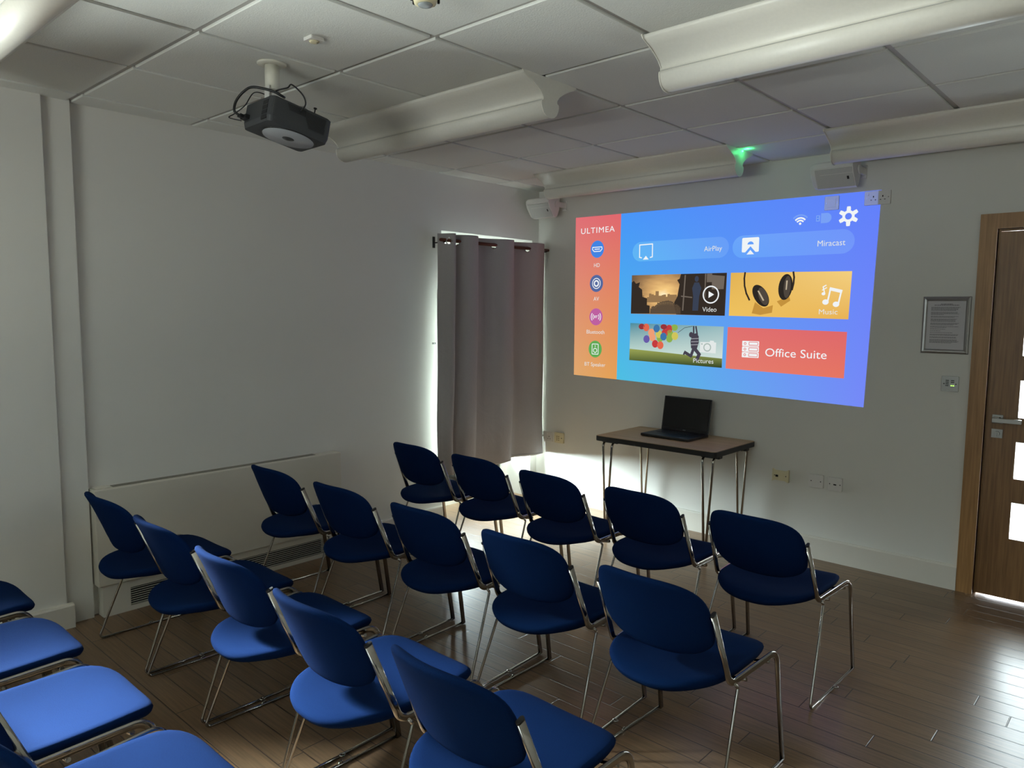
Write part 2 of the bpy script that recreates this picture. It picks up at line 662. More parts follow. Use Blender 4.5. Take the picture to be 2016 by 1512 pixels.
# corner window (full height, behind the curtain)
fr = MB()
xw = -WT + .03
for y0, y1, z0, z1 in ((WY0, WY0 + .05, .0, WZ), (WY1 - .05, WY1, .0, WZ), (WY0, WY1, .0, .05), (WY0, WY1, WZ - .05, WZ), (WY0, WY1, 1.0, 1.05)):
    fr.box(xw - .025, xw + .025, y0, y1, z0, z1)
wn = struct(fr.build('window_1', TRIM))
g = MB().box(xw - .004, xw + .004, WY0 + .05, WY1 - .05, .05, WZ - .05).build('glass_pane', GLASS, wn)
fr = MB()
for y0, y1, z0, z1 in ((SY0, SY0 + .06, SZ0, SZ1), (SY1 - .06, SY1, SZ0, SZ1), (SY0, SY1, SZ0, SZ0 + .06), (SY0, SY1, SZ1 - .06, SZ1), (-5.70, -5.65, SZ0, SZ1)):
    fr.box(-.2, -.15, y0, y1, z0, z1)
wn = struct(fr.build('window_2', TRIM))
MB().box(-.18, -.17, SY0 + .06, SY1 - .06, SZ0 + .06, SZ1 - .06).build('glass_pane', GLASS, wn)
fr = MB()
for x0, x1, z0, z1 in ((RX0, RX0 + .06, RZ0, RZ1), (RX1 - .06, RX1, RZ0, RZ1), (RX0, RX1, RZ0, RZ0 + .06), (RX0, RX1, RZ1 - .06, RZ1), (3.17, 3.23, RZ0, RZ1)):
    fr.box(x0, x1, YB - .2, YB - .15, z0, z1)
wn = struct(fr.build('rear_fill_window', TRIM))  # unseen window, added as an opening for fill light
MB().box(RX0 + .06, RX1 - .06, YB - .18, YB - .17, RZ0 + .06, RZ1 - .06).build('glass_pane', GLASS, wn)

# door frame and door leaf with five square panes
FO = 0.082
d = MB()
d.box(DX0 - FO, DX0, -.018, .14, 0, DZ + FO)
d.box(DX1, DX1 + FO, -.018, .14, 0, DZ + FO)
d.box(DX0, DX1, -.018, .14, DZ, DZ + FO)
d.box(DX0, DX0 + .012, .03, .14, 0, DZ)
d.box(DX1 - .012, DX1, .03, .14, 0, DZ)
d.box(DX0 + .012, DX1 - .012, .03, .14, DZ - .012, DZ)
door = struct(d.build('door_1', OAK2))
PX0, PX1 = 3.44, 3.70
PZ = [(0.355, 0.56), (0.692, 0.897), (1.030, 1.235), (1.368, 1.573), (1.706, 1.911)]
LX0, LX1, LZ0, LZ1 = DX0 + .016, DX1 - .016, 0.014, DZ - .016
d = MB()
LY0, LY1 = -.002, .042
d.box(LX0, PX0, LY0, LY1, LZ0, LZ1)
d.box(PX1, LX1, LY0, LY1, LZ0, LZ1)
zs = [LZ0] + [v for p in PZ for v in p] + [LZ1]
for k in range(0, len(zs), 2):
    d.box(PX0, PX1, LY0, LY1, zs[k], zs[k + 1])
leaf = d.build('door_leaf', OAK, door)
for z0, z1 in PZ:
    MB().box(PX0, PX1, .016, .022, z0, z1).build('glass_pane', GLASS, leaf)
# lever handle and lock rose
h = MB()
h.box(3.322, 3.374, -.012, -.002, 0.992, 1.040)
h.box(3.334, 3.362, -.055, -.012, 1.000, 1.030)
h.box(3.330, 3.465, -.068, -.050, 1.002, 1.026)
h.bevel(.002, 2)
h.build('lever_handle', STEEL, leaf)
h = MB()
h.box(3.324, 3.376, -.012, -.002, 0.912, 0.960)
h.cyl((3.35, -.012, .936), (3.35, -.026, .936), .014)
h.box(3.346, 3.354, -.036, -.020, .922, .950)
h.build('lock_rose', STEEL, leaf)

# outside: paving and a pale building seen through the panes
struct(MB().box(-14, 16, -16, 14, -.12, -.06).build('ground', PAVING))

# ------------------------------------------------------------------ ceiling light units
PROF = [(-.175, 0), (-.168, -.012), (-.13, -.026), (-.09, -.045), (-.06, -.064), (-.044, -.083), (-.045, -.093), (-.055, -.098), (-.056, -.108),
        (-.052, -.125), (-.042, -.143), (-.026, -.155), (-.008, -.160)]
PROF = PROF + [(-a, b) for a, b in PROF[::-1]]


def light_unit(x0, x1, yc, label, led=False):
    t = thing('ceiling_light_unit', ((x0 + x1) / 2, yc, ZC), label, 'ceiling light', 'long white ceiling light units')
    hx = (x1 - x0) / 2
    b = MB()
    b.prism(PROF, lambda u, v, s: Vector((s, u, v)), -hx + .004, hx - .004)
    o = b.build('light_body', WHITEM, t)
    for p in o.data.polygons:
        p.use_smooth = abs(p.normal.x) < .5
    for s in (-1, 1):
        e = MB()
        big = [(u * 1.03, v * 1.02) for u, v in PROF]
        xa, xb = (hx - .004, hx) if s > 0 else (-hx, -hx + .004)
        e.prism(big, lambda u, v, q: Vector((q, u, v)), xa, xb)
        e.build('end_cap', WHITEM, t)
    # seam strip between the upper wing and the lower bulb
    for s in (-1, 1):
        MB().box(-hx + .006, hx - .006, s * .0535 - .001, s * .0535 + .001, -.0965, -.0945).build('seam_strip', GRID, t)
    if led:
        MB().cyl((hx, .03, -.008), (hx + .006, .03, -.008), .004).build('indicator_lamp', emit('green_led', (60, 255, 120), 12), t)
    return t


light_unit(0.505, 2.005, -2.29, 'long white ceiling light unit directly beyond the projector')
light_unit(2.57, 4.07, -2.29, 'long white ceiling light unit across the top right, largest in view')
light_unit(0.505, 2.005, -0.485, 'white ceiling light unit above the picture with a green glow at its end', True)
light_unit(2.56, 4.06, -0.485, 'white ceiling light unit above the right wall speaker, toward the door')
light_unit(0.45, 1.95, -4.09, 'white ceiling light unit cut off in the top left corner')
gl = bpy.data.lights.new('green_indicator_glow', 'POINT')
gl.energy = 0.16
gl.color = (0.05, 1.0, 0.25)
gl.shadow_soft_size = 0.004
go = bpy.data.objects.new('green_indicator_glow', gl)
go.location = (2.045, -0.465, ZC - .012)
COL.objects.link(go)

# ------------------------------------------------------------------ smoke detector and small sensor
t = thing('smoke_detector', (2.31, -3.26, ZC), 'round white smoke detector on the ceiling at the top edge', 'smoke detector')
MB().lathe((0, 0, 0), [(.052, 0), (.052, -.012), (.046, -.022)], 32).build('base', CREAMP, t)
MB().lathe((0, 0, 0), [(.046, -.022), (.043, -.030), (.033, -.062), (.024, -.064)], 32).build('sensor_head', CREAMP, t)
MB().lathe((0, 0, 0), [(.023, -.064), (.021, -.068), (.010, -.070)], 32).build('lens', pbr('smoky_lens', (150, 156, 160), 0.15), t)
for k in range(8):
    a = 2 * PI * (k + .3) / 8
    M = Matrix.Rotation(a, 4, 'Z')
    MB().box(.0375, .0445, -.004, .004, -.056, -.030, 0, M).build('slot', DARKGAP, t)
t = thing('ceiling_sensor', (1.655, -3.225, ZC), 'tiny square white sensor on a ceiling tile behind the projector mount', 'sensor')
MB().prism(rrect(-.028, .028, -.028, .028, .005, 3), lambda u, v, s: Vector((u, v, s)), -.012, 0).bevel(.001, 1).build('housing', WHITEP, t)
MB().lathe((0, 0, 0), [(.018, -.012), (.016, -.017), (.006, -.018)], 20).build('sensor_cap', CREAMP, t)

# ------------------------------------------------------------------ projector and mount
PC = Vector((1.28, -3.115, 2.346))
ct, st = math.cos(.209), math.sin(.209)
yw = -.058
FY = Vector((-math.sin(yw) * ct, math.cos(yw) * ct, -st))
RX = Vector((math.cos(yw), math.sin(yw), 0))
UZ = RX.cross(FY)
PR = Matrix(((RX.x, FY.x, UZ.x), (RX.y, FY.y, UZ.y), (RX.z, FY.z, UZ.z))).to_4x4()
t = thing('projector', PC, 'dark grey projector hanging upside down from the ceiling', 'projector')
t.rotation_euler = PR.to_euler()
W2, L2, H2 = .1185, .1355, .051
b = MB()
out = rrect(-W2, W2, -L2, L2, .022, 5)
out2 = [(u * .95, v * .95) for u, v in out]
out3 = [(u * .955, v * .96) for u, v in out]
R_ = []
for ring, z in ((out2, H2), (out, H2 - .006), (out, -H2 + .022), (out3, -H2)):
    R_.append([b.bm.verts.new((u, v, z)) for u, v in ring])
for i in range(3):
    n_ = len(out)
    for j in range(n_):
        b.bm.faces.new((R_[i][j], R_[i][(j + 1) % n_], R_[i + 1][(j + 1) % n_], R_[i + 1][j]))
b.bm.faces.new(R_[0])
b.bm.faces.new(R_[-1])
b.build('body', PROJ, t)
MB().lathe((0.004, 0.012, 0), [(.109, -H2 + .002), (.109, -H2 - .0025), (.105, -H2 - .003)], 48).build('disc_rim', BLACKP, t)
MB().lathe((0.004, 0.012, 0), [(.104, -H2 - .0025), (.103, -H2 - .0045), (.02, -H2 - .005)], 48).build('disc_plate', PROJP, t)
MB().lathe((0.004, 0.012, 0), [(.024, -H2 - .0048), (.024, -H2 - .0058), (.01, -H2 - .0058)], 32).build('emblem', PROJ, t)
# rear grille of four slots near the right hand corner, ports to the left
for k in range(4):
    z = .034 - k * .020
    MB().box(W2 - .066, W2 - .024, -L2 - .0012, -L2 + .004, z - .016, z).build('vent_slot', PROJD, t)
# honeycomb vents on the right side
def hexgrid(y0, y1, z0, z1, skew):
    h = MB()
    s = .0036
    j = 0
    z = z0
    while z < z1:
        y = y0 + (s * .5 if j % 2 else 0) + skew * (z - z0)
        while y < y1:
            h.flat([(y + .0015 * math.cos(a * PI / 3), z + .0015 * math.sin(a * PI / 3)) for a in range(6)], lambda u, v: Vector((W2 + .0006, u, v)))
            y += s
        z += s * .87
        j += 1
    return h
h = hexgrid(-.055, .015, .018, .040, -.6)
h.build('side_vent', PROJD, t)
h = hexgrid(.035, .105, -.022, .040, -.5)
h.build('side_vent', PROJD, t)
MB().cyl((-.05, L2 - .004, 0), (-.05, L2 + .006, 0), .026, 28).build('lens_ring', BLACKP, t)
MB().cyl((-.05, L2 + .006, 0), (-.05, L2 + .007, 0), .019, 28).build('lens', SCREEN, t)
c_ = MB().box(-.105, -.055, -L2 - .018, -L2 + .002, -.020, -.004)
c_.box(-.098, -.070, -L2 - .034, -L2 - .018, -.018, -.006)
c_.bevel(.0015, 1)
c_.build('cable_plug', BLACKP, t)
# mount: flange and pole from the ceiling, bracket plate on top of the projector
MX, MY = 1.278, -3.178
t = thing('projector_mount', (MX, MY, ZC), 'white pole mount fixing the projector to the ceiling', 'projector mount')
MB().lathe((0, 0, 0), [(.058, 0), (.058, -.004), (.054, -.008), (.030, -.009)], 40).build('flange', POLEM, t)
MB().cyl((0, 0, -.008), (0, 0, -.105), .0285, 32).build('pole', POLEM, t)
MB().cyl((0, 0, -.105), (0.002, 0, -.150), .0245, 24).build('inner_sleeve', WHITEP, t)
MB().box(-.010, .024, -.030, -.0255, -.150, -.095).build('clamp_plate', WHITEP, t)
MB().cyl((.012, -.0300, -.112), (.012, -.0315, -.112), .0030, 12).build('screw_hole', DARKGAP, t)
PRM = Matrix.Translation(PC - Vector((MX, MY, ZC))) @ PR
a_ = MB()
a_.box(-.030, .030, -.090, .010, H2 + .001, H2 + .006, 0, PRM)
a_.box(-.012, .012, -.010, .115, H2 + .001, H2 + .005, 0, PRM)
a_.box(.010, .098, -.050, -.020, H2 + .003, H2 + .008, 0, PRM @ Matrix.Rotation(.5, 4, 'Z'))
a_.box(-.098, -.010, -.050, -.020, H2 + .003, H2 + .008, 0, PRM @ Matrix.Rotation(-.5, 4, 'Z'))
a_.build('bracket_plate', STEEL, t)
s_ = MB()
p0, p1 = PRM @ Vector((.098, .06, H2 + .0)), PRM @ Vector((.098, .06, H2 + .022))
s_.cyl(p0, p1, .0025, 10)
s_.cyl(p1, PRM @ Vector((.098, .06, H2 + .026)), .007, 14)
s_.build('thumb_screw', BLACKP, t)


def spline(pts, n=12):
    P = [Vector(p) for p in pts]
    P = [2 * P[0] - P[1]] + P + [2 * P[-1] - P[-2]]
    out = []
    for i in range(1, len(P) - 2):
        for k in range(n):
            u = k / n
            a, b, c, d = P[i - 1], P[i], P[i + 1], P[i + 2]
            out.append(.5 * ((2 * b) + (-a + c) * u + (2 * a - 5 * b + 4 * c - d) * u * u + (-a + 3 * b - 3 * c + d) * u ** 3))
    out.append(P[-2])
    return out


L = lambda x, y, z: (Matrix.Translation(PC) @ PR) @ Vector((x, y, z))
hd = [L(-.084, -L2 - .034, -.012), L(-.090, -L2 - .052, .000), L(-.088, -L2 - .052, .040), L(-.060, -L2 - .040, .078), L(-.012, -L2 - .025, .093), L(.040, -L2 + .030, .090), L(.058, -L2 + .065, .081), L(.040, -L2 + .085, .086)]
tag(MB().tube(spline(hd), .0052, 10).build('video_cable', BLACKP), 'thick black cable looping from the back of the projector', 'cable')
pc = [Vector((MX + .005, MY - .01, 2.452)), L(.035, -L2 + .055, .105), L(.075, -L2 + .075, .115), L(.110, -L2 + .075, .120), L(.150, -.03, .085), L(.150, -.01, .055), L(W2 + .004, -.01, .030)]
tag(MB().tube(spline(pc), .0032, 8).build('power_cable', BLACKP), 'thin black cable bending to the side of the projector', 'cable')
uc = [Vector((MX - .01, MY - .015, 2.45)), L(-.03, -L2 - .01, .08), L(-.10, -L2 - .01, .04), L(-.14, -L2 - .03, .005), L(-.135, -L2 - .05, -.02), L(-.10, -L2 - .012, -.025)]
tag(MB().tube(spline(uc), .0022, 8).build('thin_cable', BLACKP), 'very thin black cable hanging left of the projector', 'cable')

# ------------------------------------------------------------------ wall speakers
SPF = [(-.080, 2.500), (-.213, 2.487), (-.222, 2.478), (-.223, 2.450), (-.205, 2.412), (-.148, 2.342), (-.128, 2.335), (-.108, 2.350), (-.082, 2.405)]


def speaker(x0, x1, dy, label):
    t = thing('wall_speaker', ((x0 + x1) / 2, 0, 2.42), label, 'loudspeaker', 'white wall speakers')
    hx = (x1 - x0) / 2
    F = lambda u, v, s: Vector((s, u + dy, v - 2.42))
    b = MB()
    # the left end tapers as a curved shoulder
    secs = [(-hx, .72), (-hx + .008, .86), (-hx + .03, .97), (-hx + .06, 1.0), (hx, 1.0)]
    cy, cz = -.13, 2.43
    rings = []
    for s, k in secs:
        rings.append([b.bm.verts.new(F(cy + (u - cy) * k, cz + (v - cz) * k, s)) for u, v in SPF])
    for A, B in zip(rings[:-1], rings[1:]):
        for j in range(len(SPF)):
            b.bm.faces.new((A[j], A[(j + 1) % len(SPF)], B[(j + 1) % len(SPF)], B[j]))
    b.bm.faces.new(rings[0])
    b.bm.faces.new(rings[-1])
    b.build('cabinet', WHITEP, t)
    # perforated front grille, a slightly raised panel
    g0, g1 = Vector((0, -.2185, 2.443)), Vector((0, -.151, 2.343))
    nrm = Vector((0, -(g0.z - g1.z), (g1.y - g0.y) * -1)).normalized()
    nrm = Vector((0, -.83, -.56))
    q = [(-hx + .035, 0), (hx - .006, 0), (hx - .006, 1), (-hx + .035, 1)]
    gm = MB()
    gm.prism(q, lambda u, v, s: F(g0.y + (g1.y - g0.y) * v, g0.z + (g1.z - g0.z) * v, u) + nrm * s, .001, .006)
    gm.bevel(.001, 1)
    gm.build('grille', pbr('speaker_grille', (186, 186, 184), 0.55, noise=(600, 0.25)), t)
    q0 = F(g0.y + (g1.y - g0.y) * .52, g0.z + (g1.z - g0.z) * .52, hx - .035) + nrm * .0065
    bm_ = MB()
    dv = Vector((0, g1.y - g0.y, g1.z - g0.z)).normalized()
    dx_ = Vector((1, 0, 0))
    bm_.flat([(-.006, -.010), (.006, -.010), (.006, .010), (-.006, .010)], lambda u, v: q0 + dx_ * u + dv * v)
    bm_.build('badge', BLACKP, t)
    MB().cyl(F(-.118, 2.440, hx), F(-.118, 2.440, hx + .012), .026, 28).build('swivel_knob', WHITEP, t)
    k = MB()
    k.box(hx - .004, hx + .010, -.118 + dy, -.0, 2.418 - 2.42, 2.460 - 2.42)
    k.box(hx - .03, hx + .012, -.012, 0, 2.40 - 2.42, 2.478 - 2.42)
    k.bevel(.002, 1)
    k.build('wall_bracket', WHITEP, t)


speaker(0.03, 0.285, 0, 'white wall speaker in the corner above the grey curtain')
speaker(2.325, 2.58, 0, 'white wall speaker above the top right of the projected picture')

# ------------------------------------------------------------------ curtain, rod
def catmull(pts, y):
    i = 0
    while i < len(pts) - 2 and y > pts[i + 1][0]:
        i += 1
    p0 = pts[max(i - 1, 0)]
    p1, p2 = pts[i], pts[i + 1]
    p3 = pts[min(i + 2, len(pts) - 1)]
    u = (y - p1[0]) / (p2[0] - p1[0])
    a, b, c, d = p0[1], p1[1], p2[1], p3[1]
    return .5 * ((2 * b) + (-a + c) * u + (2 * a - 5 * b + 4 * c - d) * u * u + (-a + 3 * b - 3 * c + d) * u ** 3)


CP = [(-1.205, .075), (-1.185, .10), (-1.145, .165), (-1.115, .172), (-1.10, .135), (-1.088, .082), (-1.045, .115), (-.985, .165), (-.915, .178), (-.875, .16), (-.855, .12), (-.825, .075), (-.78, .068),
      (-.73, .082), (-.66, .12), (-.585, .165), (-.52, .178), (-.480, .16), (-.455, .12), (-.425, .075), (-.385, .066), (-.335, .085), (-.27, .12), (-.2, .155), (-.14, .155), (-.085, .135), (-.025, .070)]
RZ_ = 2.088
CZ0, CZ1 = 0.385, 2.135
NY, NZ = 300, 176
EYE = [-1.158, -1.05, -.665, -.275]
b = MB()
V = []
rnd = random.Random(4)
for i in range(NY + 1):
    y = -1.205 + (1.18) * i / NY
    col_ = []
    xb = catmull(CP, y)
    for j in range(NZ + 1):
        h_ = j / NZ
        z = CZ0 + (CZ1 - CZ0) * h_
        if j == 0:
            z += -.03 * math.sin((y + 1.2) * 5.2) * (1 if y > -1.1 else .5)
        am = .75 + .25 * h_
        x = .12 + (xb - .12) * am + .006 * math.sin(7 * z + 11 * y) * (1 - h_) + .004 * math.sin(3 * z - 25 * y) * (1 - h_)
        ys = y + .012 * math.sin(2.2 * z + y * 3) * (1 - h_)
        col_.append(b.bm.verts.new((x, ys, z)))
    V.append(col_)
for i in range(NY):
    for j in range(NZ):
        c0 = (V[i][j].co + V[i + 1][j + 1].co) / 2
        if any(((c0.y - e) * 1.35) ** 2 + (c0.z - RZ_ + .008) ** 2 < .0205 ** 2 for e in EYE):
            continue
        f_ = b.bm.faces.new((V[i][j], V[i + 1][j], V[i + 1][j + 1], V[i][j + 1]))
        f_.smooth = True
loose = [v for v in b.bm.verts if not v.link_faces]
bmesh.ops.delete(b.bm, geom=loose, context='VERTS')
tc_ = thing('curtain', (.12, -.63, CZ0), 'grey eyelet curtain hanging over the bright corner window', 'curtain')
co = b.build('cloth', CURT, tc_, loc=(-.12, .63, -CZ0))
lin_me = bpy.data.meshes.new('lining')
lin_me = co.data.copy()
lin_me.name = 'lining'
for v in lin_me.vertices:
    v.co.x -= .006
    v.co.z = min(v.co.z, CZ1 - CZ0 - .012)
lin_me.materials.clear()
lin_me.materials.append(pbr('cream_curtain_lining', (226, 226, 220), 0.8))
lo = bpy.data.objects.new('lining', lin_me)
lo.location = co.location
lo.parent = tc_
COL.objects.link(lo)
sm = co.modifiers.new('thickness', 'SOLIDIFY')
sm.thickness = .002
for e in EYE:
    x_ = catmull(CP, e)
    sl = (catmull(CP, e + .006) - catmull(CP, e - .006)) / .012
    dy = Vector((sl, 1, 0)).normalized()
    ring = MB()
    ring.tube([Vector((x_ - .12, e + .63, RZ_ - .008 - CZ0)) + dy * .0215 * math.cos(2 * PI * k / 32) + Vector((0, 0, .0215 * math.sin(2 * PI * k / 32))) for k in range(32)], .0035, 8, closed=True)
    ring.build('eyelet', STEEL, tc_)
tr_ = thing('curtain_rod', (.12, -.6, RZ_), 'brown metal curtain rod with brackets above the corner window', 'curtain rod')
MB().cyl((0, -.61, 0), (0, .570, 0), .0125, 20).build('rod', RODM, tr_)
for y, r_ in ((-.61, 1), (.575, -1)):
    MB().lathe((0, y, -.012), [(.004, 0), (.013, .004), (.015, .012), (.013, .020), (.004, .024)], 16).build('finial', RODM, tr_)
for y in (-.575, .555):
    k = MB()
    k.box(-.12, -.114, y - .010, y + .010, -.05, .03)
    k.box(-.114, .0, y - .005, y + .005, -.018, -.010)
    k.tube([(-.004 + .014 * math.cos(a), y, .014 * math.sin(a) - .001) for a in [PI + PI * i_ / 10 for i_ in range(11)]], .004, 8)
    k.build('wall_bracket', BLACKP, tr_)
s_ = thing('cable_clip', (0, -1.165, 1.346), 'tiny black and white clip on the wall left of the curtain', 'clip')
MB().box(0, .004, -.022, -.012, -.006, .006).box(0, .004, -.004, .006, -.006, .006).build('clip_pads', BLACKP, s_)
MB().box(0, .003, -.026, .03, -.003, .003).build('strip', WHITEP, s_)

# ------------------------------------------------------------------ fan coil unit
t = thing('fan_coil_unit', (0, -2.79, 0), 'long off-white heating cabinet with floor grille against the left wall', 'heater')
UY0, UY1 = -.735, .735
MB().box(0.001, .088, UY0, UY1, .165, .668).bevel(.004, 2).build('casing', UNITM, t)
k = MB()
k.box(0.001, .078, UY0 + .02, UY1 - .005, 0, .026)
k.box(0.001, .078, UY0 + .02, UY1 - .005, .124, .163)
k.box(0.001, .078, UY0 + .02, UY0 + .155, .026, .124)
k.box(0.001, .078, UY1 - .135, UY1 - .005, .026, .124)
k.build('plinth', UNITM, t)
MB().box(0.0012, .045, UY0 + .155, UY1 - .135, .026, .124).build('grille_back', DARKGAP, t)
for i in range(8):
    z = .034 + i * .0118
    MB().box(.0705, .0765, UY0 + .155, UY1 - .135, z - .0014, z + .0014, 0).build('louvre', UNITM, t)
MB().box(.012, .055, UY0 + .10, UY1 - .17, .6681, .6700).build('top_grille', pbr('dark_top_grille', (128, 124, 114), .6), t)
MB().box(.012, .058, UY0 + .012, UY0 + .085, .6681, .676).bevel(.002, 1).build('control_flap', UNITM, t)

# ------------------------------------------------------------------ wall plates
def plate(name, x, z, w_, h_, mat, label, cat, dep=.009, y=0.0):
    t = thing(name, (x, y, z), label, cat)
    MB().prism(rrect(-w_ / 2, w_ / 2, -h_ / 2, h_ / 2, .004, 3), lambda u, v, s: Vector((u, s, v)), -dep, 0).bevel(.0012, 1).build('faceplate', mat, t)
    return t


def screws(t, dx, dep, mat=STEEL):
    for s in (-1, 1):
        MB().cyl((s * dx, -dep, 0), (s * dx, -dep - .001, 0), .0035, 12).build('screw', mat, t)


def socket3(t, cx, dep, cz=0):
    k = MB()
    k.box(cx - .003, cx + .003, -dep - .0006, -dep + .002, cz + .008, cz + .018)
    k.box(cx - .016, cx - .008, -dep - .0006, -dep + .002, cz - .008, cz - .004)
    k.box(cx + .008, cx + .016, -dep - .0006, -dep + .002, cz - .008, cz - .004)
    k.build('pin_holes', DARKGAP, t)


t = plate('double_socket', 2.662, 2.279, .146, .082, WHITEP, 'white double power socket at the top right corner of the picture', 'power socket', .016)
socket3(t, -.022, .016, -.006)
socket3(t, .030, .016, -.006)
for cx in (-.055, .058):
    MB().box(cx - .006, cx + .006, -.019, -.016, .014, .030).build('switch', WHITEP, t)
screws(t, .062, .016)
t = plate('blank_plate', 2.396, 2.271, .086, .084, WHITEP, 'single blank plate inside the picture beside the gear symbol', 'wall plate', .014)
MB().box(-.026, .026, -.016, -.014, -.026, .026).bevel(.001, 1).build('cover', WHITEP, t)
screws(t, .032, .014)
t = plate('double_socket', 0.116, 0.530, .142, .084, WHITEP, 'white double power socket beside the curtain, near the corner', 'power socket', .010)
socket3(t, -.034, .010, -.012)
socket3(t, .034, .010, -.012)
for cx in (-.058, .010):
    MB().box(cx - .005, cx + .005, -.013, -.010, .014, .028).build('switch', WHITEP, t)
t = plate('aerial_outlet', 0.263, 0.533, .092, .086, CREAMP, 'cream outlet plate just right of the corner power socket', 'wall outlet', .022)
k = MB()
for i in range(2):
    for j in range(3):
        k.box(-.022 + i * .018, -.012 + i * .018, -.0228, -.020, -.022 + j * .015, -.014 + j * .015)
k.build('outlet_holes', pbr('tan_holes', (120, 112, 80), .7), t)
MB().cyl((.032, -.022, 0), (.032, -.024, 0), .004, 10).build('screw', BLACKP, t)
# bow-tie shaped data outlet
t = thing('data_outlet', (2.152, 0, .510), 'cream data outlet with flared sides, left of the two white plates', 'data outlet')
bt = [(-.056, .043), (-.036, .030), (.030, .030), (.052, .043), (.056, .040), (.056, -.040), (.052, -.043), (.030, -.030), (-.036, -.030), (-.056, -.043)]
MB().prism(bt, lambda u, v, s: Vector((u, s, v)), -.020, 0).bevel(.002, 1).build('faceplate', CREAMP, t)
MB().box(-.032, -.014, -.021, -.019, -.010, .004).build('data_port', DARKGAP, t)
MB().box(.002, .016, -.0208, -.019, -.018, .008).build('port_cover', CREAMP, t)
screws(t, .038, .020, BLACKP)
t = plate('blank_plate', 2.384, .510, .092, .086, WHITEP, 'white blank square plate low on the wall, left of its twin', 'wall plate', .014)
screws(t, .030, .014, BLACKP)
t = plate('video_outlet', 2.503, .508, .088, .086, WHITEP, 'white square plate with a small black port, rightmost of the low plates', 'wall outlet', .014)
MB().box(-.009, .009, -.0148, -.013, -.006, .002).build('video_port', DARKGAP, t)
MB().box(-.022, .022, -.0145, -.0138, -.026, .024).build('module', WHITEP, t)
screws(t, .032, .014, BLACKP)
# dimmer control panel
t = thing('light_switch_panel', (3.105, 0, 1.193), 'brushed metal light switch panel with lit green dots beside the door', 'light switch')
MB().prism(rrect(-.044, .044, -.044, .044, .004, 3), lambda u, v, s: Vector((u, s, v)), -.006, 0).bevel(.001, 1).build('faceplate', STEEL, t)
for i, (cx, cz) in enumerate([(-.014, .020), (-.014, .010), (-.014, .000), (-.014, -.010), (.013, .020), (.013, .010)]):
    MB().box(cx - .008, cx + .008, -.0085, -.006, cz - .0028, cz + .0018).build('button', BLACKP, t)
MB().box(.004, .0115, -.0075, -.006, -.0125, -.0070).box(.0145, .022, -.0075, -.006, -.0125, -.0070).build('green_indicator', emit('green_dots', (190, 255, 110), 1.6), t)
screws(t, .030, .006, BLACKP)

# framed notice
t = thing('framed_notice', (3.063, 0, 1.527), 'silver snap frame with a printed notice, left of the door', 'notice frame')
FW, FH, FB = .1215, .163, .025
for sgn, ax in ((-1, 'x'), (1, 'x'), (-1, 'z'), (1, 'z')):
    k = MB()
    pr = [(0, 0), (FB, 0), (FB, -.004), (FB * .75, -.011), (FB * .4, -.013), (FB * .1, -.009), (0, -.003)]
    # mitred bars
    n1, n2 = [], []
    for u, v in pr:
        if ax == 'x':
            X = sgn * (FW - u)
            n1.append(Vector((X, v, -(FH - u))))
            n2.append(Vector((X, v, (FH - u))))
        else:
            Z = sgn * (FH - u)
            n1.append(Vector((-(FW - u), v, Z)))
            n2.append(Vector(((FW - u), v, Z)))
    A = [k.bm.verts.new(q) for q in n1]
    B = [k.bm.verts.new(q) for q in n2]
    for i in range(len(pr)):
        j = (i + 1) % len(pr)
        k.bm.faces.new((A[i], A[j], B[j], B[i]))
    k.bm.faces.new(A)
    k.bm.faces.new(B)
    k.build('frame_bar', ALU, t)
MB().box(-FW + FB - .002, FW - FB + .002, -.0025, -.001, -FH + FB - .002, FH - FB + .002).build('paper', PAPER, t)
rn = random.Random(9)
k = MB()
z = .118
paras = [(2, .11), (5, .152), (4, .148), (2, .15), (4, .14), (3, .145), (2, .15), (1, .09), (1, .065), (1, .14), (2, .15), (2, .15), (5, .15)]
for pi_, (nl, wd) in enumerate(paras):
    for q in range(nl):
        ww = wd * (rn.uniform(.88, 1.0) if q < nl - 1 else rn.uniform(.4, .95))
        if pi_ == 0:
            ww = (.06, .125)[q]
            x0 = -ww / 2
        else:
            x0 = -.078
        x = x0
        while x < x0 + ww:
            wl = rn.uniform(.004, .012)
            k.flat([(x, z), (min(x + wl, x0 + ww), z), (min(x + wl, x0 + ww), z + (.0035 if pi_ == 0 else .0022)), (x, z + (.0035 if pi_ == 0 else .0022))], lambda u, v: Vector((u, -.0029, v)))
            x += wl + .0016
        z -= .0056 if pi_ == 0 else .0046
    z -= .0055
k.build('printed_lines', INK, t)

